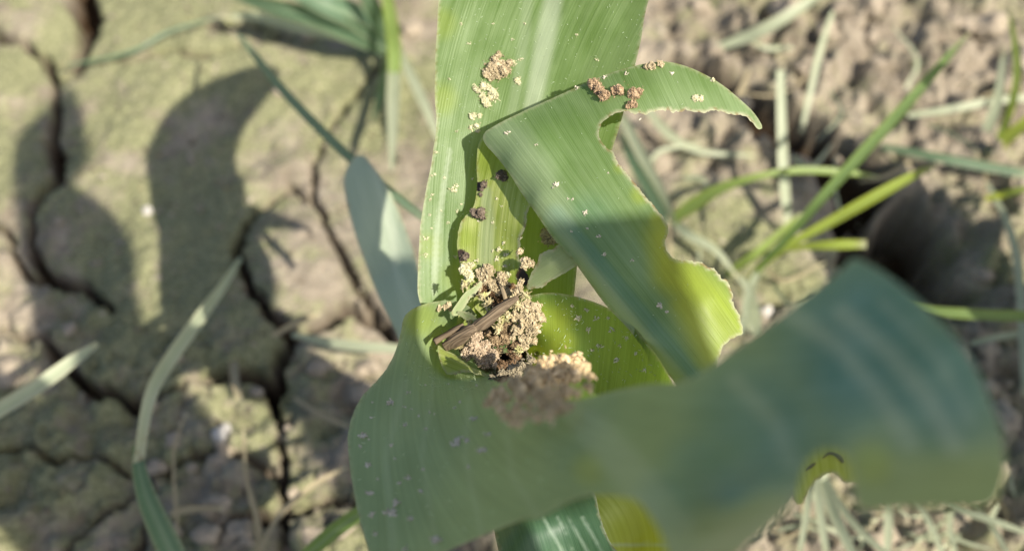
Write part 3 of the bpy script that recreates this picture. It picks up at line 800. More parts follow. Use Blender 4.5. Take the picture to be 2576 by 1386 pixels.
# lower leaves of the plant
Sheet('lower_leaf', maize, [(863, 472), (867, 437), (885, 400), (903, 390), (919, 392), (939, 420), (967, 460), (999, 520), (1027, 588), (1050, 660), (1075, 768), (1110, 850), (1200, 940), (1275, 1010), (1240, 1060), (1130, 1010), (1040, 920), (1003, 858), (975, 792), (947, 732), (919, 660), (891, 588), (873, 520)],
      [(863, 472, 43.5, -1, 5), (903, 390, 44.0, 0, 6), (939, 420, 43.6, .5, 5.7), (891, 588, 42.5, -1, 3.7), (955, 560, 43.0, 0, 4), (1027, 588, 42.5, 1, 3.7), (947, 732, 41.3, -1, 2), (1000, 690, 41.9, 0, 2.5), (1050, 660, 41.6, 1, 2.8), (1003, 858, 38.0, -1, .3), (1050, 830, 38.5, .1, .6), (1110, 860, 37.8, 1, 0), (1255, 1030, 39.6, .2, -3), (1190, 950, 38.8, .6, -2), (1130, 1005, 39.0, -.8, -2)],
      # (base of the blade wraps the stalk)
      leaf_mat('greyish_maize_leaf', (.36, .42, .29), (.44, .49, .36), (.3, .4, .16), tfac=.25, rough=.4, pale=(.55, .60, .45)), 10,
      stripes=[([(939, 418), (960, 500), (987, 580), (997, 680), (1027, 776), (1050, 850)], [8, 11, 11, 9, 22, 26], .9)], rip=.10)
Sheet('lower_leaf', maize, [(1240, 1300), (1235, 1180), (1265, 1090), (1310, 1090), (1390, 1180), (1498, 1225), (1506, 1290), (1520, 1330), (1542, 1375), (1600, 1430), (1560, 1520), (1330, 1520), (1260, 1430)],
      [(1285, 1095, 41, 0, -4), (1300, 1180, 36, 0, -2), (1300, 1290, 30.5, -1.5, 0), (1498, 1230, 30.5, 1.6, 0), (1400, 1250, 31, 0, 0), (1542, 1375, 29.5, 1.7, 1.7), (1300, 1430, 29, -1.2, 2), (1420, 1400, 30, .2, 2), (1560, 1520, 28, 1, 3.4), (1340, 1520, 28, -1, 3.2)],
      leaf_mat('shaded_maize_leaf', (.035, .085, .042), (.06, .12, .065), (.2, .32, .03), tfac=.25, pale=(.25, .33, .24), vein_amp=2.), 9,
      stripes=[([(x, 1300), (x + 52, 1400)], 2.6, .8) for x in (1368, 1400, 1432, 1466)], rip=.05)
Sheet('lower_leaf', maize, [(1490, 1290), (1400, 1200), (1290, 1140), (1295, 1095), (1440, 1130), (1590, 1225), (1660, 1280), (1700, 1340), (1710, 1420), (1600, 1440), (1530, 1400)],
      [(1295, 1115, 41.5, 0, -4), (1410, 1160, 37, 0, -2), (1490, 1290, 33, -1, 0), (1590, 1255, 33.4, 0, 0), (1700, 1340, 32.4, 1.2, .6), (1710, 1420, 32, 1.2, 1.5), (1530, 1400, 33.2, -1, 1.4), (1600, 1350, 33.4, 0, 1)], LEAFY, 9,
      yel=[(1600, 1350, 130, .9)], stripes=[([(1520, 1372), (1640, 1366), (1710, 1372)], 4, .7)], rip=.05)
# dead brown rims of the bitten hole on the twisted end
SCAR = leaf_mat('brown_rim', (.085, .060, .014), (.15, .11, .03), (.1, .07, .02), tfac=.1, rough=.7)
flap = Sheet('bitten_lower_leaf', maize, [(2000, 1268), (1990, 1200), (2010, 1120), (2090, 1090), (2180, 1100), (2240, 1160), (2230, 1230), (2160, 1215, .2), (2122, 1212, .5), (2098, 1186, .5), (2060, 1200, .5), (2037, 1228, .5), (2022, 1268, .4)],
      [(2000, 1268, 26, -1, 0), (2010, 1120, 26.3, -.6, 1.4), (2180, 1100, 25.8, 1, 2), (2230, 1230, 25.4, 1.4, .8), (2098, 1186, 25.6, .1, .8), (2100, 1130, 26.1, .1, 1.6)], LEAFY, 7, yel=[(2100, 1180, 160, .25)], rip=.03)
tube('brown_scar', maize, [flap.at(2070, 1152, .03), flap.at(2084, 1141, .05), flap.at(2100, 1143, .05), flap.at(2113, 1153, .05), flap.at(2120, 1163, .03)], [.012, .03, .036, .05, .03], SCAR, 8, 14, .5)
tube('brown_scar', maize, [flap.at(2028, 1183, .02), flap.at(2040, 1173, .04), flap.at(2052, 1164, .02)], [.015, .035, .015], SCAR, 8, 10, .5)

# ------------------------------------------------------------------ frass: lumps built of chewed crumbs
def ico(sub):
    import bmesh
    bm = bmesh.new(); bmesh.ops.create_icosphere(bm, subdivisions=sub, radius=1)
    v = np.array([x.co[:] for x in bm.verts]); f = np.array([[x.index for x in q.verts] for q in bm.faces]); bm.free()
    return v, f


ICO0, ICO2, ICO3 = ico(1), ico(3), ico(4)


def rotm(n):
    q = rng.normal(0, 1, (n, 4)); q /= np.linalg.norm(q, axis=1)[:, None]
    a, b, c, d = q.T
    return np.stack([np.stack([1 - 2 * (c * c + d * d), 2 * (b * c - a * d), 2 * (b * d + a * c)], 1), np.stack([2 * (b * c + a * d), 1 - 2 * (b * b + d * d), 2 * (c * d - a * b)], 1),
                     np.stack([2 * (b * d - a * c), 2 * (c * d + a * b), 1 - 2 * (b * b + c * c)], 1)], 1)


def shards(cen, size, elong=1.8):
    """angular crumbs: 12-vertex grains with uneven corners"""
    v, f = ICO0S
    n = len(cen)
    sc = np.stack([size * rng.uniform(.9, elong, n), size * rng.uniform(.55, 1., n), size * rng.uniform(.35, .8, n)], 1)
    W = v[None] * sc[:, None] * rng.uniform(.6, 1.25, (n, len(v), 1))
    W = np.einsum('nij,nkj->nki', rotm(n), W) + cen[:, None]
    F = f[None] + (np.arange(n) * len(v))[:, None, None]
    return W.reshape(-1, 3), F.reshape(-1, 3)


import bmesh
_b = bmesh.new(); bmesh.ops.create_icosphere(_b, subdivisions=1, radius=1)
ICO0S = (np.array([x.co[:] for x in _b.verts]), np.array([[x.index for x in q.verts] for q in _b.faces])); _b.free()


def noise3(p, s, seed):
    return fbm(p[:, 0] * s + p[:, 2] * s * .7, p[:, 1] * s - p[:, 2] * s * .6, seed, 3) - .5


def frass(name, label, lobes, dep, mat, grain=.055, dens=1., sink=.35, cat='frass', group=None, halo=0, elong=1.8, flat=.75):
    """lobes: (x, y, radius) in photo units; dep: function giving the distance of what it lies on"""
    Vs, Fs = [], []; o = 0
    def add(V, F):
        nonlocal o
        Vs.append(V); Fs.append(F + o); o += len(V)
    for x, y, r in lobes:
        d0 = dep(x, y); rc = r * d0 / FPX
        c = P(x, y, d0 - rc * flat * (1 - sink))
        v, f = ICO2
        q = v * rc * .86
        q = q - FW * (q @ FW)[:, None] * (1 - flat)
        q = q * (1 + 1.3 * noise3(q + c, 1.3 / max(rc, .05), 3)[:, None] + 1.0 * noise3(q + c, 9., 8)[:, None])
        add(c + q, f)
        n = int(dens * 16 * (rc / grain) ** 2)
        n = max(14, min(n, 1300))
        dv = rng.normal(0, 1, (n, 3)); dv /= np.linalg.norm(dv, axis=1)[:, None]
        dv[(dv @ FW) > .45] *= -1
        rr = rc * rng.uniform(.74, 1.08, n) * (1 + 1.3 * noise3(dv * rc * .86 + c, 1.3 / max(rc, .05), 3))
        pos = dv * rr[:, None]
        pos = pos - FW * (pos @ FW)[:, None] * (1 - flat)
        sz = grain * rng.uniform(.28, .75, n); sz[rng.random(n) < .08] *= 1.9
        add(*shards(c + pos, sz, elong))
    for _ in range(halo):
        x, y, r = lobes[rng.integers(len(lobes))]
        a = rng.uniform(0, 2 * math.pi); k = rng.uniform(.9, 1.9)
        hx, hy = x + math.cos(a) * r * k, y + math.sin(a) * r * k
        add(*shards(P(hx, hy, dep(hx, hy) - grain * .3)[None], np.array([grain * rng.uniform(.3, .8)]), elong + .6))
    ob = mk(name, np.vstack(Vs), np.vstack(Fs), mat, smooth_=False)
    return tag(ob, label, cat, group)


frass('frass_pile', 'largest tan frass lump on the tall leaf, two rounded heads', [(1240, 171, 17), (1256, 168, 15), (1270, 176, 16), (1226, 184, 12), (1246, 150, 10), (1255, 138, 7), (1281, 158, 8), (1236, 196, 9), (1254, 188, 11)], tall.dep, FRASS, .036, halo=70, flat=.7)
frass('frass_pile', 'scattered pale frass crumbs just below the tan lump on the tall leaf', [(1195, 223, 8), (1203, 229, 7), (1217, 217, 8), (1229, 220, 8), (1239, 230, 9), (1246, 242, 8), (1234, 246, 7), (1221, 254, 11), (1227, 264, 8), (1214, 240, 5), (1300, 202, 6), (1306, 208, 4), (1291, 158, 5)], tall.dep, FRASSP, .034, halo=90, flat=.55, elong=2.4)
frass('frass_pile', 'small loose pale crumbs beside the crease of the folded leaf', [(1189, 292, 7), (1199, 316, 6), (1207, 291, 5), (1183, 322, 4), (1201, 330, 4)], tall.dep, FRASSP, .04, halo=24)
frass('frass_pellet', 'brown frass pellet pair at the left end of the row on the folded leaf', [(1492, 214, 14), (1521, 240, 17), (1507, 227, 12)], folded.dep, FRASSB, .034, elong=1.3)
frass('frass_pellet', 'middle brown frass pellet of the row on the folded leaf', [(1558, 226, 14), (1547, 231, 10)], folded.dep, FRASSB, .034, elong=1.3, halo=5)
frass('frass_pellet', 'right hand brown frass pellets of the row on the folded leaf', [(1593, 236, 14), (1609, 230, 9), (1590, 262, 11), (1580, 268, 8)], folded.dep, FRASSB, .034, elong=1.3, halo=6)
frass('frass_pellet', 'light brown frass lump on the upper rim of the folded leaf', [(1640, 166, 12), (1662, 162, 8), (1628, 168, 8)], folded.dep, FRASS, .034, elong=1.3, halo=8)
frass('frass_flake', 'flat whitish flake near the tip of the folded leaf', [(1748, 248, 9), (1762, 249, 7)], folded.dep, FRASSP, .03, flat=.35)
frass('frass_flake', 'tiny pale crumb on the rim near the folded leaf tip', [(1793, 202, 5)], folded.dep, FRASSP, .025)
frass('frass_pile', 'dark grey frass clump clinging to the rising yellow leaf', [(1193, 534, 9), (1207, 536, 13), (1213, 548, 7)], lambda x, y: inner.dep(x, y) - .05, FRASSD, .04, halo=12)
frass('frass_pile', 'small dark frass specks on the left rim of the rising leaf', [(1216, 464, 8), (1212, 476, 5), (1209, 490, 4)], inner.dep, FRASSD, .03, halo=10)
frass('frass_pile', 'dark frass tucked under the edge of the folded leaf', [(1260, 440, 11), (1268, 448, 9)], inner.dep, FRASSD, .035, halo=5)
frass('frass_pile', 'grey frass knot with pale chewed shreds at the left foot of the rising leaf', [(1166, 648, 9), (1172, 644, 8)], inner.dep, FRASSD, .035, halo=10)
frass('frass_pile', 'pale yellow chewed shreds at the left foot of the rising leaf', [(1170, 676, 13), (1180, 694, 12), (1186, 668, 8), (1176, 706, 7)], lambda x, y: inner.dep(x, y) - .1, FRASSP, .045, halo=10, elong=3.)
frass('frass_pile', 'tan crumbly frass ridge across the foot of the rising leaf', [(1210, 690, 13), (1226, 684, 16), (1240, 718, 14), (1260, 694, 11), (1266, 714, 13), (1203, 722, 10), (1252, 735, 9), (1281, 735, 10), (1226, 704, 12)], lambda x, y: inner.dep(x, y) - .1, FRASS, .05, halo=26, elong=2.4)
frass('frass_pile', 'dark brown damp frass under the tan ridge at the foot of the rising leaf', [(1222, 716, 13), (1244, 736, 14), (1270, 742, 12), (1288, 722, 9), (1212, 738, 9), (1256, 752, 9)], lambda x, y: inner.dep(x, y), grain_mat('damp_frass', (.10, .055, .025), (.25, .155, .08)), .045, halo=20, elong=2.4)
frass('frass_pile', 'brown frass tuft at the torn right edge of the rising leaf', [(1322, 656, 13), (1335, 664, 8), (1308, 632, 7), (1318, 668, 9)], lambda x, y: 30.6, FRASS, .04, halo=16, elong=2.6)
frass('frass_pile', 'small tan frass tuft above the withered strip', [(1307, 722, 9), (1312, 708, 7), (1300, 738, 10)], lambda x, y: 30.7, FRASS, .04, halo=10, elong=2.6)
frass('frass_pile', 'pale frass clump behind the edge of the folded leaf', [(1378, 585, 16), (1390, 602, 14), (1372, 606, 10)], tall.dep, FRASS, .045, halo=10)
frass('frass_pile', 'big light tan frass heap in the right half of the whorl', [(1322, 770, 15), (1348, 773, 13), (1296, 797, 14), (1325, 803, 20), (1358, 800, 11), (1304, 826, 14), (1338, 828, 19), (1320, 853, 16), (1342, 858, 9), (1316, 873, 11), (1290, 850, 8)], lambda x, y: 30.9 + (y - 820) * .004, FRASS, .055, dens=1.2, halo=30, elong=2.)
frass('frass_pile', 'greyish frass heap in the left half of the whorl', [(1199, 847, 13), (1192, 869, 17), (1217, 874, 15), (1174, 891, 13), (1211, 900, 19), (1235, 896, 16), (1242, 916, 10), (1205, 885, 20), (1186, 878, 14), (1222, 915, 11)], lambda x, y: 30.5, grain_mat('greyish_frass', (.30, .22, .14), (.52, .41, .29)), .055, dens=1.2, halo=16, elong=2.)
frass('frass_pile', 'brown damp frass deep in the middle of the whorl', [(1256, 858, 12), (1284, 876, 10), (1272, 838, 10), (1296, 896, 12), (1262, 918, 11), (1284, 914, 10), (1240, 842, 8)], lambda x, y: 31.5, grain_mat('wet_frass', (.07, .04, .02), (.22, .14, .08)), .045, halo=26, elong=2.6)
frass('frass_pile', 'torn pale fibres and shreds strewn through the middle of the whorl', [(1288, 752, 7), (1300, 768, 8), (1276, 792, 7), (1262, 806, 6), (1180, 806, 6), (1205, 822, 6), (1158, 868, 6), (1228, 760, 7), (1242, 786, 6), (1302, 884, 7), (1250, 826, 7), (1322, 742, 6), (1168, 716, 6), (1215, 744, 6)], lambda x, y: 30.5, grain_mat('shreds', (.26, .21, .10), (.60, .52, .31), (.42, .42, .16)), .055, halo=150, elong=4.5)
frass('frass_pile', 'brown damp crumbs packed between the two heaps of the whorl', [(1278, 812, 11), (1262, 828, 12), (1246, 858, 12), (1270, 852, 13), (1226, 838, 9), (1290, 836, 9), (1168, 882, 9), (1252, 884, 11), (1300, 868, 10)], lambda x, y: 31.1, grain_mat('packed_frass', (.11, .07, .035), (.38, .28, .165)), .045, halo=60, elong=2.6)
mound = [(1255, 990, 17), (1300, 965, 20), (1335, 942, 22), (1372, 924, 22), (1410, 914, 24), (1446, 906, 22), (1468, 925, 14)]
mound += [(1340, 968, 24), (1372, 955, 26), (1408, 948, 26), (1440, 940, 22), (1352, 992, 15), (1386, 992, 22), (1425, 985, 20), (1452, 990, 10), (1368, 1018, 15), (1404, 1022, 18), (1432, 1024, 9), (1336, 1018, 11), (1312, 1000, 13), (1384, 1042, 14),
          (1240, 998, 11), (1228, 1012, 8), (1310, 980, 16), (1484, 945, 9), (1478, 972, 10), (1262, 1030, 10), (1308, 1062, 8), (1352, 1052, 10),
          (1300, 1028, 12), (1276, 1046, 11), (1322, 1042, 9), (1250, 1020, 8), (1290, 1064, 8), (1272, 1000, 12)]
frass('frass_mound', 'large soft tan frass mound on the rim of the front leaf', mound, lambda x, y: np.interp(y, [900, 950, 1000, 1060], [28.0, 25.0, 22.3, 20.6]) + np.interp(x, [1250, 1350, 1450], [1.2, 0, -.6]), grain_mat('mound_frass', (.42, .30, .155), (.74, .57, .34)), .055, dens=.8, halo=200, elong=2.4, flat=.85)
frass('frass_flake', 'curled pale chewed shred on the left lip of the whorl', [(1118, 772, 6), (1128, 768, 7), (1104, 778, 5), (1132, 776, 5)], lambda x, y: front.dep(x, y) - .05, FRASS, .05, halo=4, elong=3.)
frass('frass_pile', 'grey frass crumbs along the rim between mound and whorl', [(1262, 942, 12), (1286, 932, 10), (1310, 920, 12), (1335, 905, 10), (1300, 945, 12), (1240, 950, 8)], lambda x, y: 29.4, grain_mat('rim_frass', (.20, .165, .105), (.36, .30, .20)), .042, halo=40, flat=.55, elong=2.6)

# the withered strips lying across the whorl
wl = [P(1304, 748, 30.0), P(1263, 774, 30.0), P(1221, 808, 30.0), P(1188, 828, 30.1), P(1149, 851, 30.3), P(1117, 873, 30.5)]
tag(tube('withered_strip', None, wl[:4], [.05, .12, .145, .11], WITHER, 44, 36, .5, 13, .24), 'long grey brown ribbed withered strip lying across the whorl', 'withered leaf')
tag(tube('withered_strip', None, [P(1196, 822, 30.0), P(1172, 838, 30.1), P(1145, 856, 30.25), P(1116, 872, 30.4)], [.08, .15, .17, .10], WITHER, 44, 30, .55, 12, .24), 'thick rounded brown ribbed strip at the left end of the long one', 'withered leaf')
tag(tube('withered_strip', None, [P(1166, 816, 30.2), P(1140, 832, 30.2), P(1112, 848, 30.2), P(1093, 860, 30.1)], [.04, .07, .07, .09], WITHER, 12, 18, .6, 6, .2), 'thin tan withered strip above the left end of the brown one', 'withered leaf')
tag(tube('chewed_fibre', None, [P(1262, 722, 30.2), P(1270, 745, 30.1), P(1274, 765, 30.1)], [.05, .06, .05], STRAW, 10, 12, .5), 'short upright pinkish grey fibre behind the withered strip', 'plant fibre')

# crumbs one by one on the leaves
def crumb(sheet, x, y, r, mat, label, group, name='frass_crumb', el=2.):
    d = sheet.dep(x, y); rc = r * d / FPX
    n = max(2, int(3 + r * 1.6))
    sp = np.stack([rng.normal(0, r * .55, n), rng.normal(0, r * .4, n)], 1)
    cen = np.array([P(x + a, y + b, sheet.dep(x + a, y + b) - rc * .25) for a, b in sp])
    V, F = shards(cen, rc * rng.uniform(.22, .5, n), el)
    tag(mk(name, V, F, mat, smooth_=False), label, 'crumb', group)


PALE = grain_mat('pale_crumb', (.44, .385, .28), (.68, .60, .47), scale=500)
def cz(x, y): return (950 + x * .5548) * .8948, (780 + y * .5548) * .8948   # positions read off an enlarged view
FRONT_CRUMBS = [(262, 632, 17), (130, 805, 20), (150, 950, 14), (340, 745, 11), (600, 835, 22), (650, 820, 16), (730, 870, 20), (760, 790, 14), (445, 765, 9), (355, 585, 10), (355, 1015, 14), (315, 1040, 11), (420, 1080, 12), (160, 1090, 15), (270, 1190, 22), (170, 1200, 13), (190, 1300, 12), (500, 1330, 22), (370, 1220, 14),
                (270, 850, 10), (290, 915, 8), (690, 710, 15), (660, 955, 10), (170, 710, 9), (590, 660, 8), (410, 700, 7), (340, 655, 7), (465, 685, 8), (490, 690, 6), (620, 630, 8), (375, 665, 6), (430, 970, 9), (340, 1375, 14), (200, 1020, 8), (110, 855, 8), (300, 1140, 18), (175, 630, 6), (445, 545, 7), (560, 540, 7), (700, 545, 8)]
for x, y, r in FRONT_CRUMBS:
    X_, Y_ = cz(x, y)
    crumb(front, X_, Y_, r * .52, PALE, 'whitish crumb lying on the broad shaded front leaf', 'crumbs on the front leaf', el=2.6)
for x, y, r in [(1140, 478, 8), (1118, 448, 4), (1150, 468, 5), (1093, 440, 5), (1088, 490, 5), (1082, 502, 5), (1072, 600, 6), (1068, 640, 5), (1086, 575, 4), (1150, 532, 4), (1160, 515, 4), (1190, 450, 4), (1145, 645, 5), (1097, 385, 5), (1128, 560, 4), (1080, 540, 4), (1110, 530, 3)]:
    crumb(tall, x, y, r, FRASSP, 'pale speck on the lower left of the tall leaf', 'specks on the tall leaf')
for x, y, r in [(1130, 200, 4), (1180, 110, 4), (1160, 60, 4), (1240, 60, 3), (1290, 100, 4), (1320, 60, 4), (1450, 90, 4), (1500, 150, 4), (1150, 330, 4), (1310, 150, 5)]:
    crumb(tall, x, y, r, FRASSP, 'tiny pale speck on the upper part of the tall leaf', 'specks on the tall leaf top')
for x, y, r in [(1395, 465, 8), (1440, 500, 4), (1470, 535, 6), (1478, 575, 4), (1505, 595, 5), (1438, 582, 4), (1430, 500, 3), (1275, 335, 6), (1350, 365, 4), (1530, 435, 3), (1660, 770, 7), (1678, 785, 5), (1590, 655, 4), (1520, 640, 5), (1575, 185, 5), (1520, 195, 5), (1450, 222, 5), (1690, 185, 5), (1610, 300, 4)]:
    crumb(folded, x, y, r, PALE, 'pale crumb on the face of the folded leaf', 'crumbs on the folded leaf')
for x, y, r in [(1475, 780, 6), (1455, 800, 8), (1500, 800, 6), (1540, 830, 6), (1480, 830, 6), (1550, 905, 7), (1510, 870, 6), (1530, 800, 5), (1600, 890, 5), (1440, 770, 5), (1575, 850, 5), (1490, 880, 5), (1620, 930, 5), (1560, 870, 4)]:
    crumb(cup, x, y, r, FRASSP, 'pale shred on the right wall of the whorl', 'shreds on the whorl wall', 'leaf_shred', 3.4)
for x, y, r in [(1258, 628, 7), (1268, 612, 5), (1250, 652, 6), (1272, 640, 6), (1240, 630, 4), (1275, 690, 9), (1272, 670, 6), (1200, 655, 6), (1310, 600, 4), (1240, 560, 4), (1250, 500, 4), (1262, 520, 3), (1205, 555, 4)]:
    crumb(inner, x, y, r, FRASSP, 'pale chewed shred on the rising yellow leaf', 'shreds on the rising leaf', 'leaf_shred', 3.)

# ------------------------------------------------------------------ grass
def bl(spec, h, wpx, mat, parent=None, roll=0., label=None, **kw):
    """spec: photo points, h: heights above the soil (cm), wpx: widths in photo units"""
    n = len(spec)
    hs = np.interp(np.linspace(0, 1, n), np.linspace(0, 1, len(h)), h)
    ws = np.interp(np.linspace(0, 1, n), np.linspace(0, 1, len(wpx)), wpx)
    pts = [G(x, y, 0) for x, y in spec]
    pts = [G(x, y, hh) for (x, y), hh in zip(spec, hs)]
    wc = [a * depth_of(p) / FPX / max(.35, math.cos(math.radians(roll))) for a, p in zip(ws, pts)]
    return ribbon('grass_blade', parent, pts, wc, mat, roll, nx=5, **kw)


def lone(label, *a, **kw):
    o = bl(*a, **kw)
    o.name = 'grass_shoot'
    return tag(o, label, 'grass')


t = thing('grass_plant', 'grass plant with fanned blades rooted right of the maize leaves', 'grass', G(1890, 720, 0))
bl([(1880, 715), (1917, 668), (1990, 590), (2062, 506), (2165, 392), (2268, 279), (2371, 160), (2439, 83)], [.3, 4, 7, 8.5, 9], [12, 18, 24, 30, 26, 5], GRASS, t, 25)
bl([(1880, 720), (1907, 677), (1989, 615), (2082, 563), (2191, 501), (2294, 444), (2361, 413)], [.3, 3, 5, 6], [12, 16, 20, 30, 24, 4], GRASS, t, 20, yel=1.)
bl([(1895, 690), (1940, 640), (2010, 622), (2092, 616), (2180, 614)], [.5, 2, 3.5, 4], [8, 10, 14, 24, 22], GRASS, t, 0, yel=1.)
bl([(1830, 690), (1860, 668), (1900, 640), (1960, 590), (2020, 540)], [.5, 2, 3], [14, 24, 20, 16], GRASS, t, 10, yel=.5)
for spec in ([(1900, 840), (1880, 780), (1890, 720), (1920, 660)], [(1860, 840), (1885, 770), (1900, 700), (1960, 620)], [(1910, 850), (1900, 780), (1880, 720), (1850, 690)]):
    bl(spec, [.4, 1.5, 2], [22, 26, 20, 8], GRASSP, t, 15)
t = thing('grass_plant', 'grass plant with arching narrow blade above the big soil hole', 'grass', G(1690, 550, 0))
bl([(1690, 555), (1752, 511), (1814, 475), (1907, 444), (2010, 429), (2129, 434), (2216, 447)], [.4, 2.5, 4, 4, 3], [26, 36, 28, 16, 18, 16, 4], GRASS, t, 15, yel=.35)
bl([(1690, 560), (1660, 480), (1620, 400), (1580, 320), (1555, 280)], [.4, 2, 3.5], [26, 30, 26, 22], GRASSP, t, 30)
bl([(1680, 560), (1630, 470), (1590, 400), (1560, 330)], [.4, 1.5, 2], [30, 30, 24, 10], GRASSD, t, 30)
bl([(1700, 560), (1730, 590), (1800, 630), (1850, 690)], [.4, 1.5, 1], [24, 24, 18, 8], GRASSP, t, 20)
lone('pale bleached upright stem standing right of the folded leaf tip', [(1963, 178), (1966, 310), (1971, 439), (1983, 575)], [5, 3, .3], [20, 24, 26, 20], GRASSP, roll=20, pale=.8)
lone('pale curved blade under the bite of the folded leaf', [(1630, 275), (1680, 335), (1760, 380), (1900, 392)], [1.5, 1, .3], [20, 22, 16, 6], GRASSP)
lone('broad bleached blade at the top right of the maize leaf', [(1800, 122), (1870, 98), (1917, 77), (1975, 45), (2035, 5), (2090, -40)], [.4, 1.5, 2.5, 3], [18, 30, 32, 26, 14], GRASSP, roll=10)
lone('thin green blade beside the bleached stem, at the top', [(2095, 30), (2061, 134), (2036, 243), (2015, 335)], [3, 2, .3], [10, 16, 14, 10], GRASSP, roll=30)
t = thing('grass_plant', 'yellow green grass plant at the right picture edge', 'grass', G(2500, 400, 0))
bl([(2480, 420), (2526, 320), (2548, 258), (2560, 181), (2553, 103), (2537, 22)], [.3, 3, 5, 6], [16, 18, 20, 16, 6], GRASS, t, 20, yel=.4)
bl([(2470, 412), (2526, 356), (2580, 310), (2640, 265)], [.3, 2.5, 4], [18, 30, 28, 14], GRASS, t, 5, yel=1.)
bl([(2468, 374), (2490, 310), (2511, 248), (2526, 134)], [.3, 1.5, 2], [24, 28, 24, 12], GRASSP, t, 10)
bl([(2480, 500), (2530, 488), (2600, 470)], [.3, 2, 3], [12, 18, 14], GRASS, t, 10, yel=.7)
lone('pale flattened blade lying across the crumbly soil', [(2284, 291), (2350, 282), (2423, 269), (2500, 254), (2600, 244)], [.8, 1.2, 1.2], [12, 18, 20, 20], GRASSP)
lone('grey green blade lying above the big soil hole', [(2220, 370), (2290, 382), (2371, 398), (2475, 418), (2600, 440)], [.6, 1.2, 1.2], [14, 22, 24, 24], GRASSD, yel=0)
lone('pale bent blade down the right picture edge', [(2485, 462), (2526, 542), (2552, 620), (2564, 700), (2572, 850), (2580, 1000)], [1., 1.4, 1.4, 1], [10, 18, 22, 20, 16], GRASSP, roll=10)
lone('fresh green blade sticking out from behind the twisted leaf', [(2250, 762), (2340, 782), (2450, 791), (2576, 796), (2680, 800)], [3, 4, 4], [14, 26, 28, 26], GRASS, roll=20, yel=.15)
lone('pale short blade below the fresh green one', [(2440, 865), (2500, 850), (2600, 835)], [.5, 1, 1], [10, 16, 16], GRASSP)

t = thing('grass_plant', 'dark leaved grass plant left of the tall leaf at the top', 'grass', G(985, 125, 0))
bl([(985, 130), (900, 84), (800, 45), (700, 20), (580, -12)], [.4, 3, 4, 3.5], [34, 60, 50, 40, 20], GRASSD, t, 30)
bl([(985, 120), (900, 50), (820, 15), (720, -30)], [.4, 4, 5], [34, 66, 56, 40], GRASSD, t, -30)
bl([(985, 125), (860, 92), (760, 72), (640, 40), (560, 45)], [.3, 1.2, 2, 2], [16, 24, 24, 20, 6], GRASSP, t, 15)
bl([(985, 128), (960, 60), (930, 0), (905, -60)], [.4, 4, 6], [26, 42, 40, 30], GRASSD, t, 25)
bl([(992, 260), (992, 130), (984, 50), (968, -40)], [.3, 3, 6], [26, 34, 34, 24], GRASS, t, 10, yel=.3)
bl([(985, 430), (988, 330), (990, 230), (996, 110)], [3., 2.4, .5], [8, 26, 34, 34], GRASSP, t, 10)
bl([(1000, 120), (1040, 205), (1075, 280), (1110, 370)], [.4, 2.6, 3], [18, 26, 24, 10], GRASSP, t, 20)
bl([(978, 130), (962, 220), (935, 315)], [.4, .6, .4], [18, 26, 8], GRASSD, t, 10)
lone('long thin green blade slanting across the left of the tall leaf', [(598, 85), (640, 140), (705, 222), (790, 312), (870, 390), (950, 458), (1040, 530), (1130, 600)], [5, 9, 11, 12], [6, 22, 24, 24, 22, 20], GRASSD, roll=30, pale=.7)
lone('hair thin stalk lying across the top left crack', [(170, 165), (330, 130), (430, 78), (560, 40)], [.8, 1.5, 1.5], [6, 9, 8, 5], GRASSD)
t = thing('grass_plant', 'bent grass blade with drooping dark tip at the lower left', 'grass', G(608, 645, 0))
bl([(606, 648), (560, 720), (500, 802), (430, 900), (385, 975), (365, 1045), (354, 1120), (346, 1172)], [.4, 5, 7.5, 7.5, 7], [10, 24, 36, 36, 30, 26, 28], GRASSP, t, 15, pale=.5)
bl([(344, 1120), (352, 1190), (372, 1260), (405, 1335), (440, 1410), (480, 1500)], [7.2, 6.8, 6, 5], [24, 40, 58, 64, 60], GRASSD, t, 10, pale=.3)
lone('pale straight blade entering from the lower left picture edge', [(-60, 1065), (0, 1030), (100, 968), (180, 910), (246, 864)], [7, 6.5, 6], [34, 38, 38, 32, 14], GRASSP, roll=10, pale=.7)
lone('pale short blade left of the whorl cup', [(735, 842), (830, 862), (920, 872), (1030, 880)], [1, 2, 2.4], [12, 24, 26, 22], GRASSP, roll=10)
lone('green blade at the bottom edge beside the front leaf', [(740, 1420), (790, 1380), (850, 1330), (930, 1275)], [5, 6, 6.5], [20, 36, 40, 36], GRASS, roll=25)
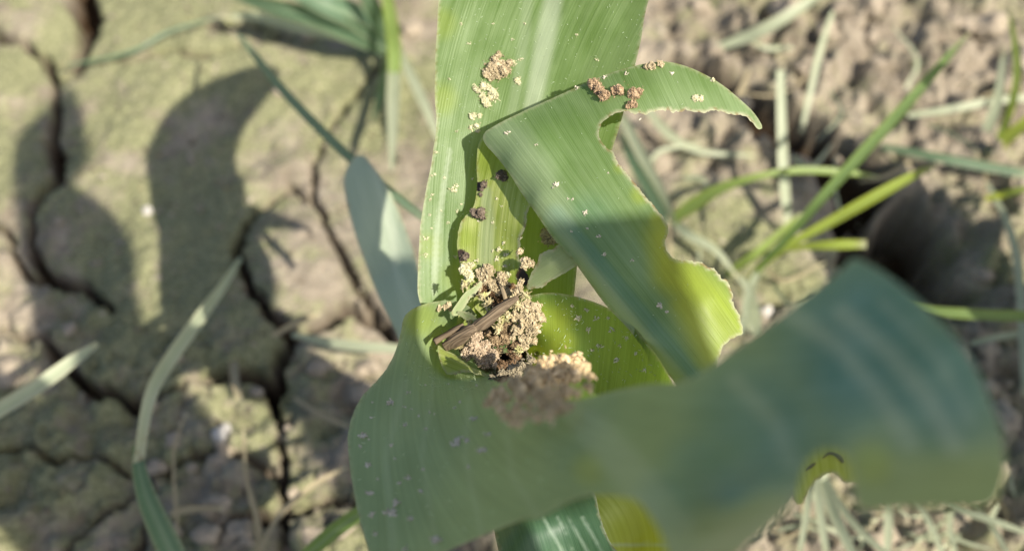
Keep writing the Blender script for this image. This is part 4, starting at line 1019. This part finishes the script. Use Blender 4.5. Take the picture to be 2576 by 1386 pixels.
for lab, spec, hh, ww, mt in [
    ('tan straw lying on the dark crack at the left', [(685, 845), (740, 815), (805, 788)], [.9, 1.2], [12, 16, 8], STRAW),
    ('short tan straw standing in the left crack', [(588, 900), (592, 960), (606, 1010)], [.3, .8], [22, 22, 10], STRAW),
    ('long thin dry stem beside the front leaf, bottom', [(655, 1386), (700, 1300), (780, 1225), (870, 1175)], [1.5, 1.5], [10, 14, 14, 8], STRAW),
    ('upright dry stem at the bottom left', [(655, 1386), (645, 1300), (620, 1200), (612, 1080)], [1.2, 2], [16, 16, 10, 6], STRAW),
    ('thin pale dry stem left of the upright one', [(452, 1390), (442, 1260), (438, 1130), (470, 1040)], [2, 3], [8, 8, 7, 4], STRAW),
    ('small pinkish straw at the top right of the folded leaf', [(1850, 255), (1870, 220), (1885, 175)], [.5, 1.2], [14, 16, 8], STRAW),
    ('short dry straw near the left picture edge', [(430, 1290), (480, 1280), (560, 1278)], [.5, .6], [14, 18, 10], STRAW),
    ('thin curved rootlet left of the front leaf', [(740, 1000), (800, 1040), (880, 1075)], [.6, .8], [10, 14, 8], STRAW)]:
    tag(bl(spec, hh, ww, mt, roll=random.uniform(-20, 20)), lab, 'straw').name = 'straw'
t = thing('grass_plant', 'pale grass tuft seen below the bitten twisted leaf', 'grass', G(2060, 1180, 0))
for spec, ww in [([(2060, 1180), (2085, 1260), (2115, 1330), (2160, 1420)], 28), ([(2050, 1180), (2060, 1270), (2080, 1400)], 22), ([(2070, 1175), (2100, 1250), (2160, 1330), (2250, 1410)], 18), ([(2040, 1180), (2030, 1280), (2010, 1400)], 18)]:
    bl(spec, [.4, 2, 3], [10, ww, ww, ww * .7], GRASSP, t, random.uniform(0, 30))
t = thing('grass_plant', 'sparse pale grass tuft at the bottom right corner', 'grass', G(2300, 1200, 0))
for spec, ww in [([(2235, 1230), (2235, 1310), (2230, 1420)], 22), ([(2290, 1230), (2340, 1320), (2380, 1420)], 16), ([(2330, 1220), (2420, 1280), (2500, 1310), (2600, 1345)], 18), ([(2440, 1250), (2500, 1330), (2550, 1420)], 14), ([(2400, 1260), (2390, 1330), (2410, 1400)], 12)]:
    bl(spec, [.4, 1.5, 2], [8, ww, ww, ww * .6], GRASSP, t, random.uniform(0, 30))

for k in range(46):
    if k < 24: x, y = rng.uniform(1900, 2560), rng.uniform(1230, 1386)
    elif k < 38: x, y = rng.uniform(1560, 2560), rng.uniform(0, 560)
    else: x, y = rng.uniform(1560, 1960), rng.uniform(560, 900)
    a = rng.uniform(0, 2 * math.pi); l = rng.uniform(60, 190); c = rng.uniform(-.8, .8)
    spec = [(x, y), (x + math.cos(a) * l * .5, y + math.sin(a) * l * .5), (x + math.cos(a + c) * l, y + math.sin(a + c) * l)]
    w_ = rng.uniform(6, 13)
    o = bl(spec, [.3, .3 + l * .004, .4 + l * .006 * rng.uniform(.2, 1)], [w_, w_, w_ * .4], [STRAW, GRASSP, GRASSP][k % 3], roll=rng.uniform(-35, 35), n=12)
    o.name = 'dry_grass_wisp'
    tag(o, 'thin dry pale wisp of grass lying on the crumbly soil at the right', 'dry grass', 'dry wisps on the crumbly soil')

# ------------------------------------------------------------------ loose clods and pebbles
def lump(name, px, py, r, mat, label, cat, group=None, flat=.7, rough=.5):
    c = G(px, py, 0); rc = r * depth_of(c) / FPX
    c = c.copy(); c[2] = gz(c) + rc * flat * .45
    v, f = ICO2
    q = v * rc * np.array([1, rng.uniform(.7, 1.1), flat])
    q = q * (1 + rough * 2 * noise3(q + c, 1.2 / rc, 5)[:, None] + rough * noise3(q + c, 4 / rc, 6)[:, None])
    return tag(mk(name, c + q, f, mat), label, cat, group)


for x, y, r, lab in [(370, 531, 15, 'bright white pebble on the mossy plate between two shadows'), (562, 1093, 22, 'greyish white pebble in the shaded lower left'), (1925, 785, 20, 'white pebble at the foot of the right grass plant'), (700, 225, 14, 'pinkish pebble by the tip of the slanting blade'),
                     (20, 940, 42, 'pale clod at the left picture edge'), (1035, 72, 24, 'pale pebble between dark grass and tall leaf'), (155, 570, 13, 'small pale pebble in the upper left shadow'), (172, 830, 18, 'rounded pinkish pebble above the straight pale blade'), (770, 85, 22, 'rounded pinkish clod above the curved shadow')]:
    lump('pebble', x, y, r, GRIT if 'white' in lab else CLOD, lab, 'pebble')
k = 0
while k < 64:
    x = rng.uniform(1650, 2576); y = rng.uniform(0, 1386)
    if inpoly(np.array([x]), np.array([y]), [(a, b) for a, b in HOLE])[0] or (x < 2150 and 450 < y): continue
    lump('soil_clod', x, y, rng.uniform(9, 30) * (1 if rng.random() < .8 else 1.5), CLOD, 'rough tan soil clod on the crumbly ground at the right', 'clod', 'clods on the crumbly ground', .75, .75); k += 1
for k in range(36):
    x = rng.uniform(380, 980); y = rng.uniform(900, 1386)
    lump('soil_clod', x, y, rng.uniform(10, 34), CLOD, 'tan soil clod among the cracks at the lower left', 'clod', 'clods among the lower left cracks', .7, .7)

# grit and bits of dead leaf strewn over the soil, beyond counting
n_ = 5200
gx_, gy_ = rng.uniform(-26, 28, n_), rng.uniform(13, 50, n_)
gz_ = ground_height(gx_, gy_)[0]
big_ = rng.random(n_) ** 3
V_, F_ = shards(np.stack([gx_, gy_, gz_ + .02], 1), .035 + .17 * big_, 1.6)
mk('soil_grit', V_, F_, grain_mat('grit', (.10, .08, .055), (.40, .345, .265), (.21, .19, .10), scale=400), smooth_=False, kind='stuff')

# ------------------------------------------------------------------ an added, unseen maize plant whose leaves shade the foreground
nb = np.array([34., -14., 0.]); nb[2] = gz(nb) - .5
shade_plant = thing('maize_plant', 'unseen maize plant added to shade the front leaf', 'maize plant', nb)
top = np.array([32., -12., 40.])
tube('stalk', shade_plant, [nb, nb + (top - nb) * .5, top], [1.4, 1.3, 1.0], STALKM, 18, 20)


def sun_at(xp, yp, z):
    """a point ahead of the lens by z whose shadow runs through (xp, yp) at the lens' own plane"""
    s = np.array([S @ RT, S @ UP, S @ FW])
    return K(xp + s[0] / s[2] * z, yp + s[1] / s[2] * z, z)


def shade_leaf(pts, width, z):
    c = [sun_at(x, y, zz) for (x, y), zz in zip(pts, z)]
    return c, width


def sunribbon(name, pts, width, z, mat, at=1.):
    """added leaf, turned to the sun so its shadow falls where wanted"""
    c = np.array([sun_at(x, y, zz) for (x, y), zz in zip(pts, z)])
    c[-1] = nb + (top - nb) * at
    q = catmull(np.hstack([c, np.asarray(width, float)[:, None]]), 40)
    c, wd = q[:, :3], q[:, 3]
    tg = np.gradient(c, axis=0); tg /= np.linalg.norm(tg, axis=1)[:, None]
    sd = np.cross(tg, S); sd /= np.linalg.norm(sd, axis=1)[:, None]
    us = np.linspace(-1, 1, 9); V = []; uv = []; pl = []
    for k in range(40):
        for u in us:
            V.append(c[k] + sd[k] * u * wd[k] * .5 + S * (abs(u) * wd[k] * .12 + .3 * math.sin(k * .4 + u)) ); uv.append((u * wd[k] * .5, k * .7, 0)); pl.append(max(0, 1 - abs(u) * 5))
    F = [(k * 9 + j, k * 9 + j + 1, (k + 1) * 9 + j + 1, (k + 1) * 9 + j) for k in range(39) for j in range(8)]
    z0 = np.zeros(len(V))
    return mk(name, V, F, mat, shade_plant, {'leafuv': np.array(uv), 'pale': np.array(pl), 'edge': z0, 'yel': z0, 'rot_shade': z0})


SHADE = leaf_mat('added_shade_leaf', (.05, .11, .02), (.1, .17, .05), (.12, .2, .02), tfac=.12)
sunribbon('leaf', [(15.8, 15.5), (14.3, 12.), (13.3, 9.4), (14.4, 6.6), (14.4, 3.2), (14.5, 1.2), (14.7, -.6), (15.0, -2.), (15.2, -3.6), (18, -8), (25, -13), (32, -16)], [.5, 3.4, 2.8, 4.9, 4.4, 4.6, 5.2, 6.6, 7.6, 6, 5, 2.5], [-6, -6, -6, -6, -6, -6, -6, -6, -6, -6, -6, -6], SHADE)  # added out of view to shade the front and twisted leaf
sunribbon('leaf', [(22.2, 4.0), (22.25, 3.3), (22.5, 2.), (23.1, .7), (23.6, -.8), (25.2, -4), (29, -9), (33, -15)], [2.9, 2.7, 1.7, 1.3, 1.5, 2.6, 4, 2.6], [-12, -12, -12, -12, -12, -12, -9, -5], SHADE, .92)  # added out of view to shade the folded leaf's lower half
sunribbon('leaf', [(51.6, 14.6), (54.2, 11.6), (56.3, 8.), (57.2, 4.4), (57.4, 1.), (57., -5), (53, -14), (46, -26)], [.6, 3., 7.4, 8., 7, 5.4, 4, 2.6], [40, 40, 40, 39, 38, 34, 28, 20], SHADE, .4)  # added out of view to darken the soil hollow at the right

sunribbon('leaf', [(8.2, .6), (9.0, -1.6), (10.2, -4.2), (13.4, -7.4), (19, -11), (26, -14.5), (32, -16)], [.5, 3.4, 4.6, 5.0, 4.6, 4, 2.5], [4, 4, 4, 4, 2, -2, -6], SHADE)  # added out of view to darken the soil at the lower left

for o in list(bpy.data.objects):
    if '_o' in o: del o['_o']
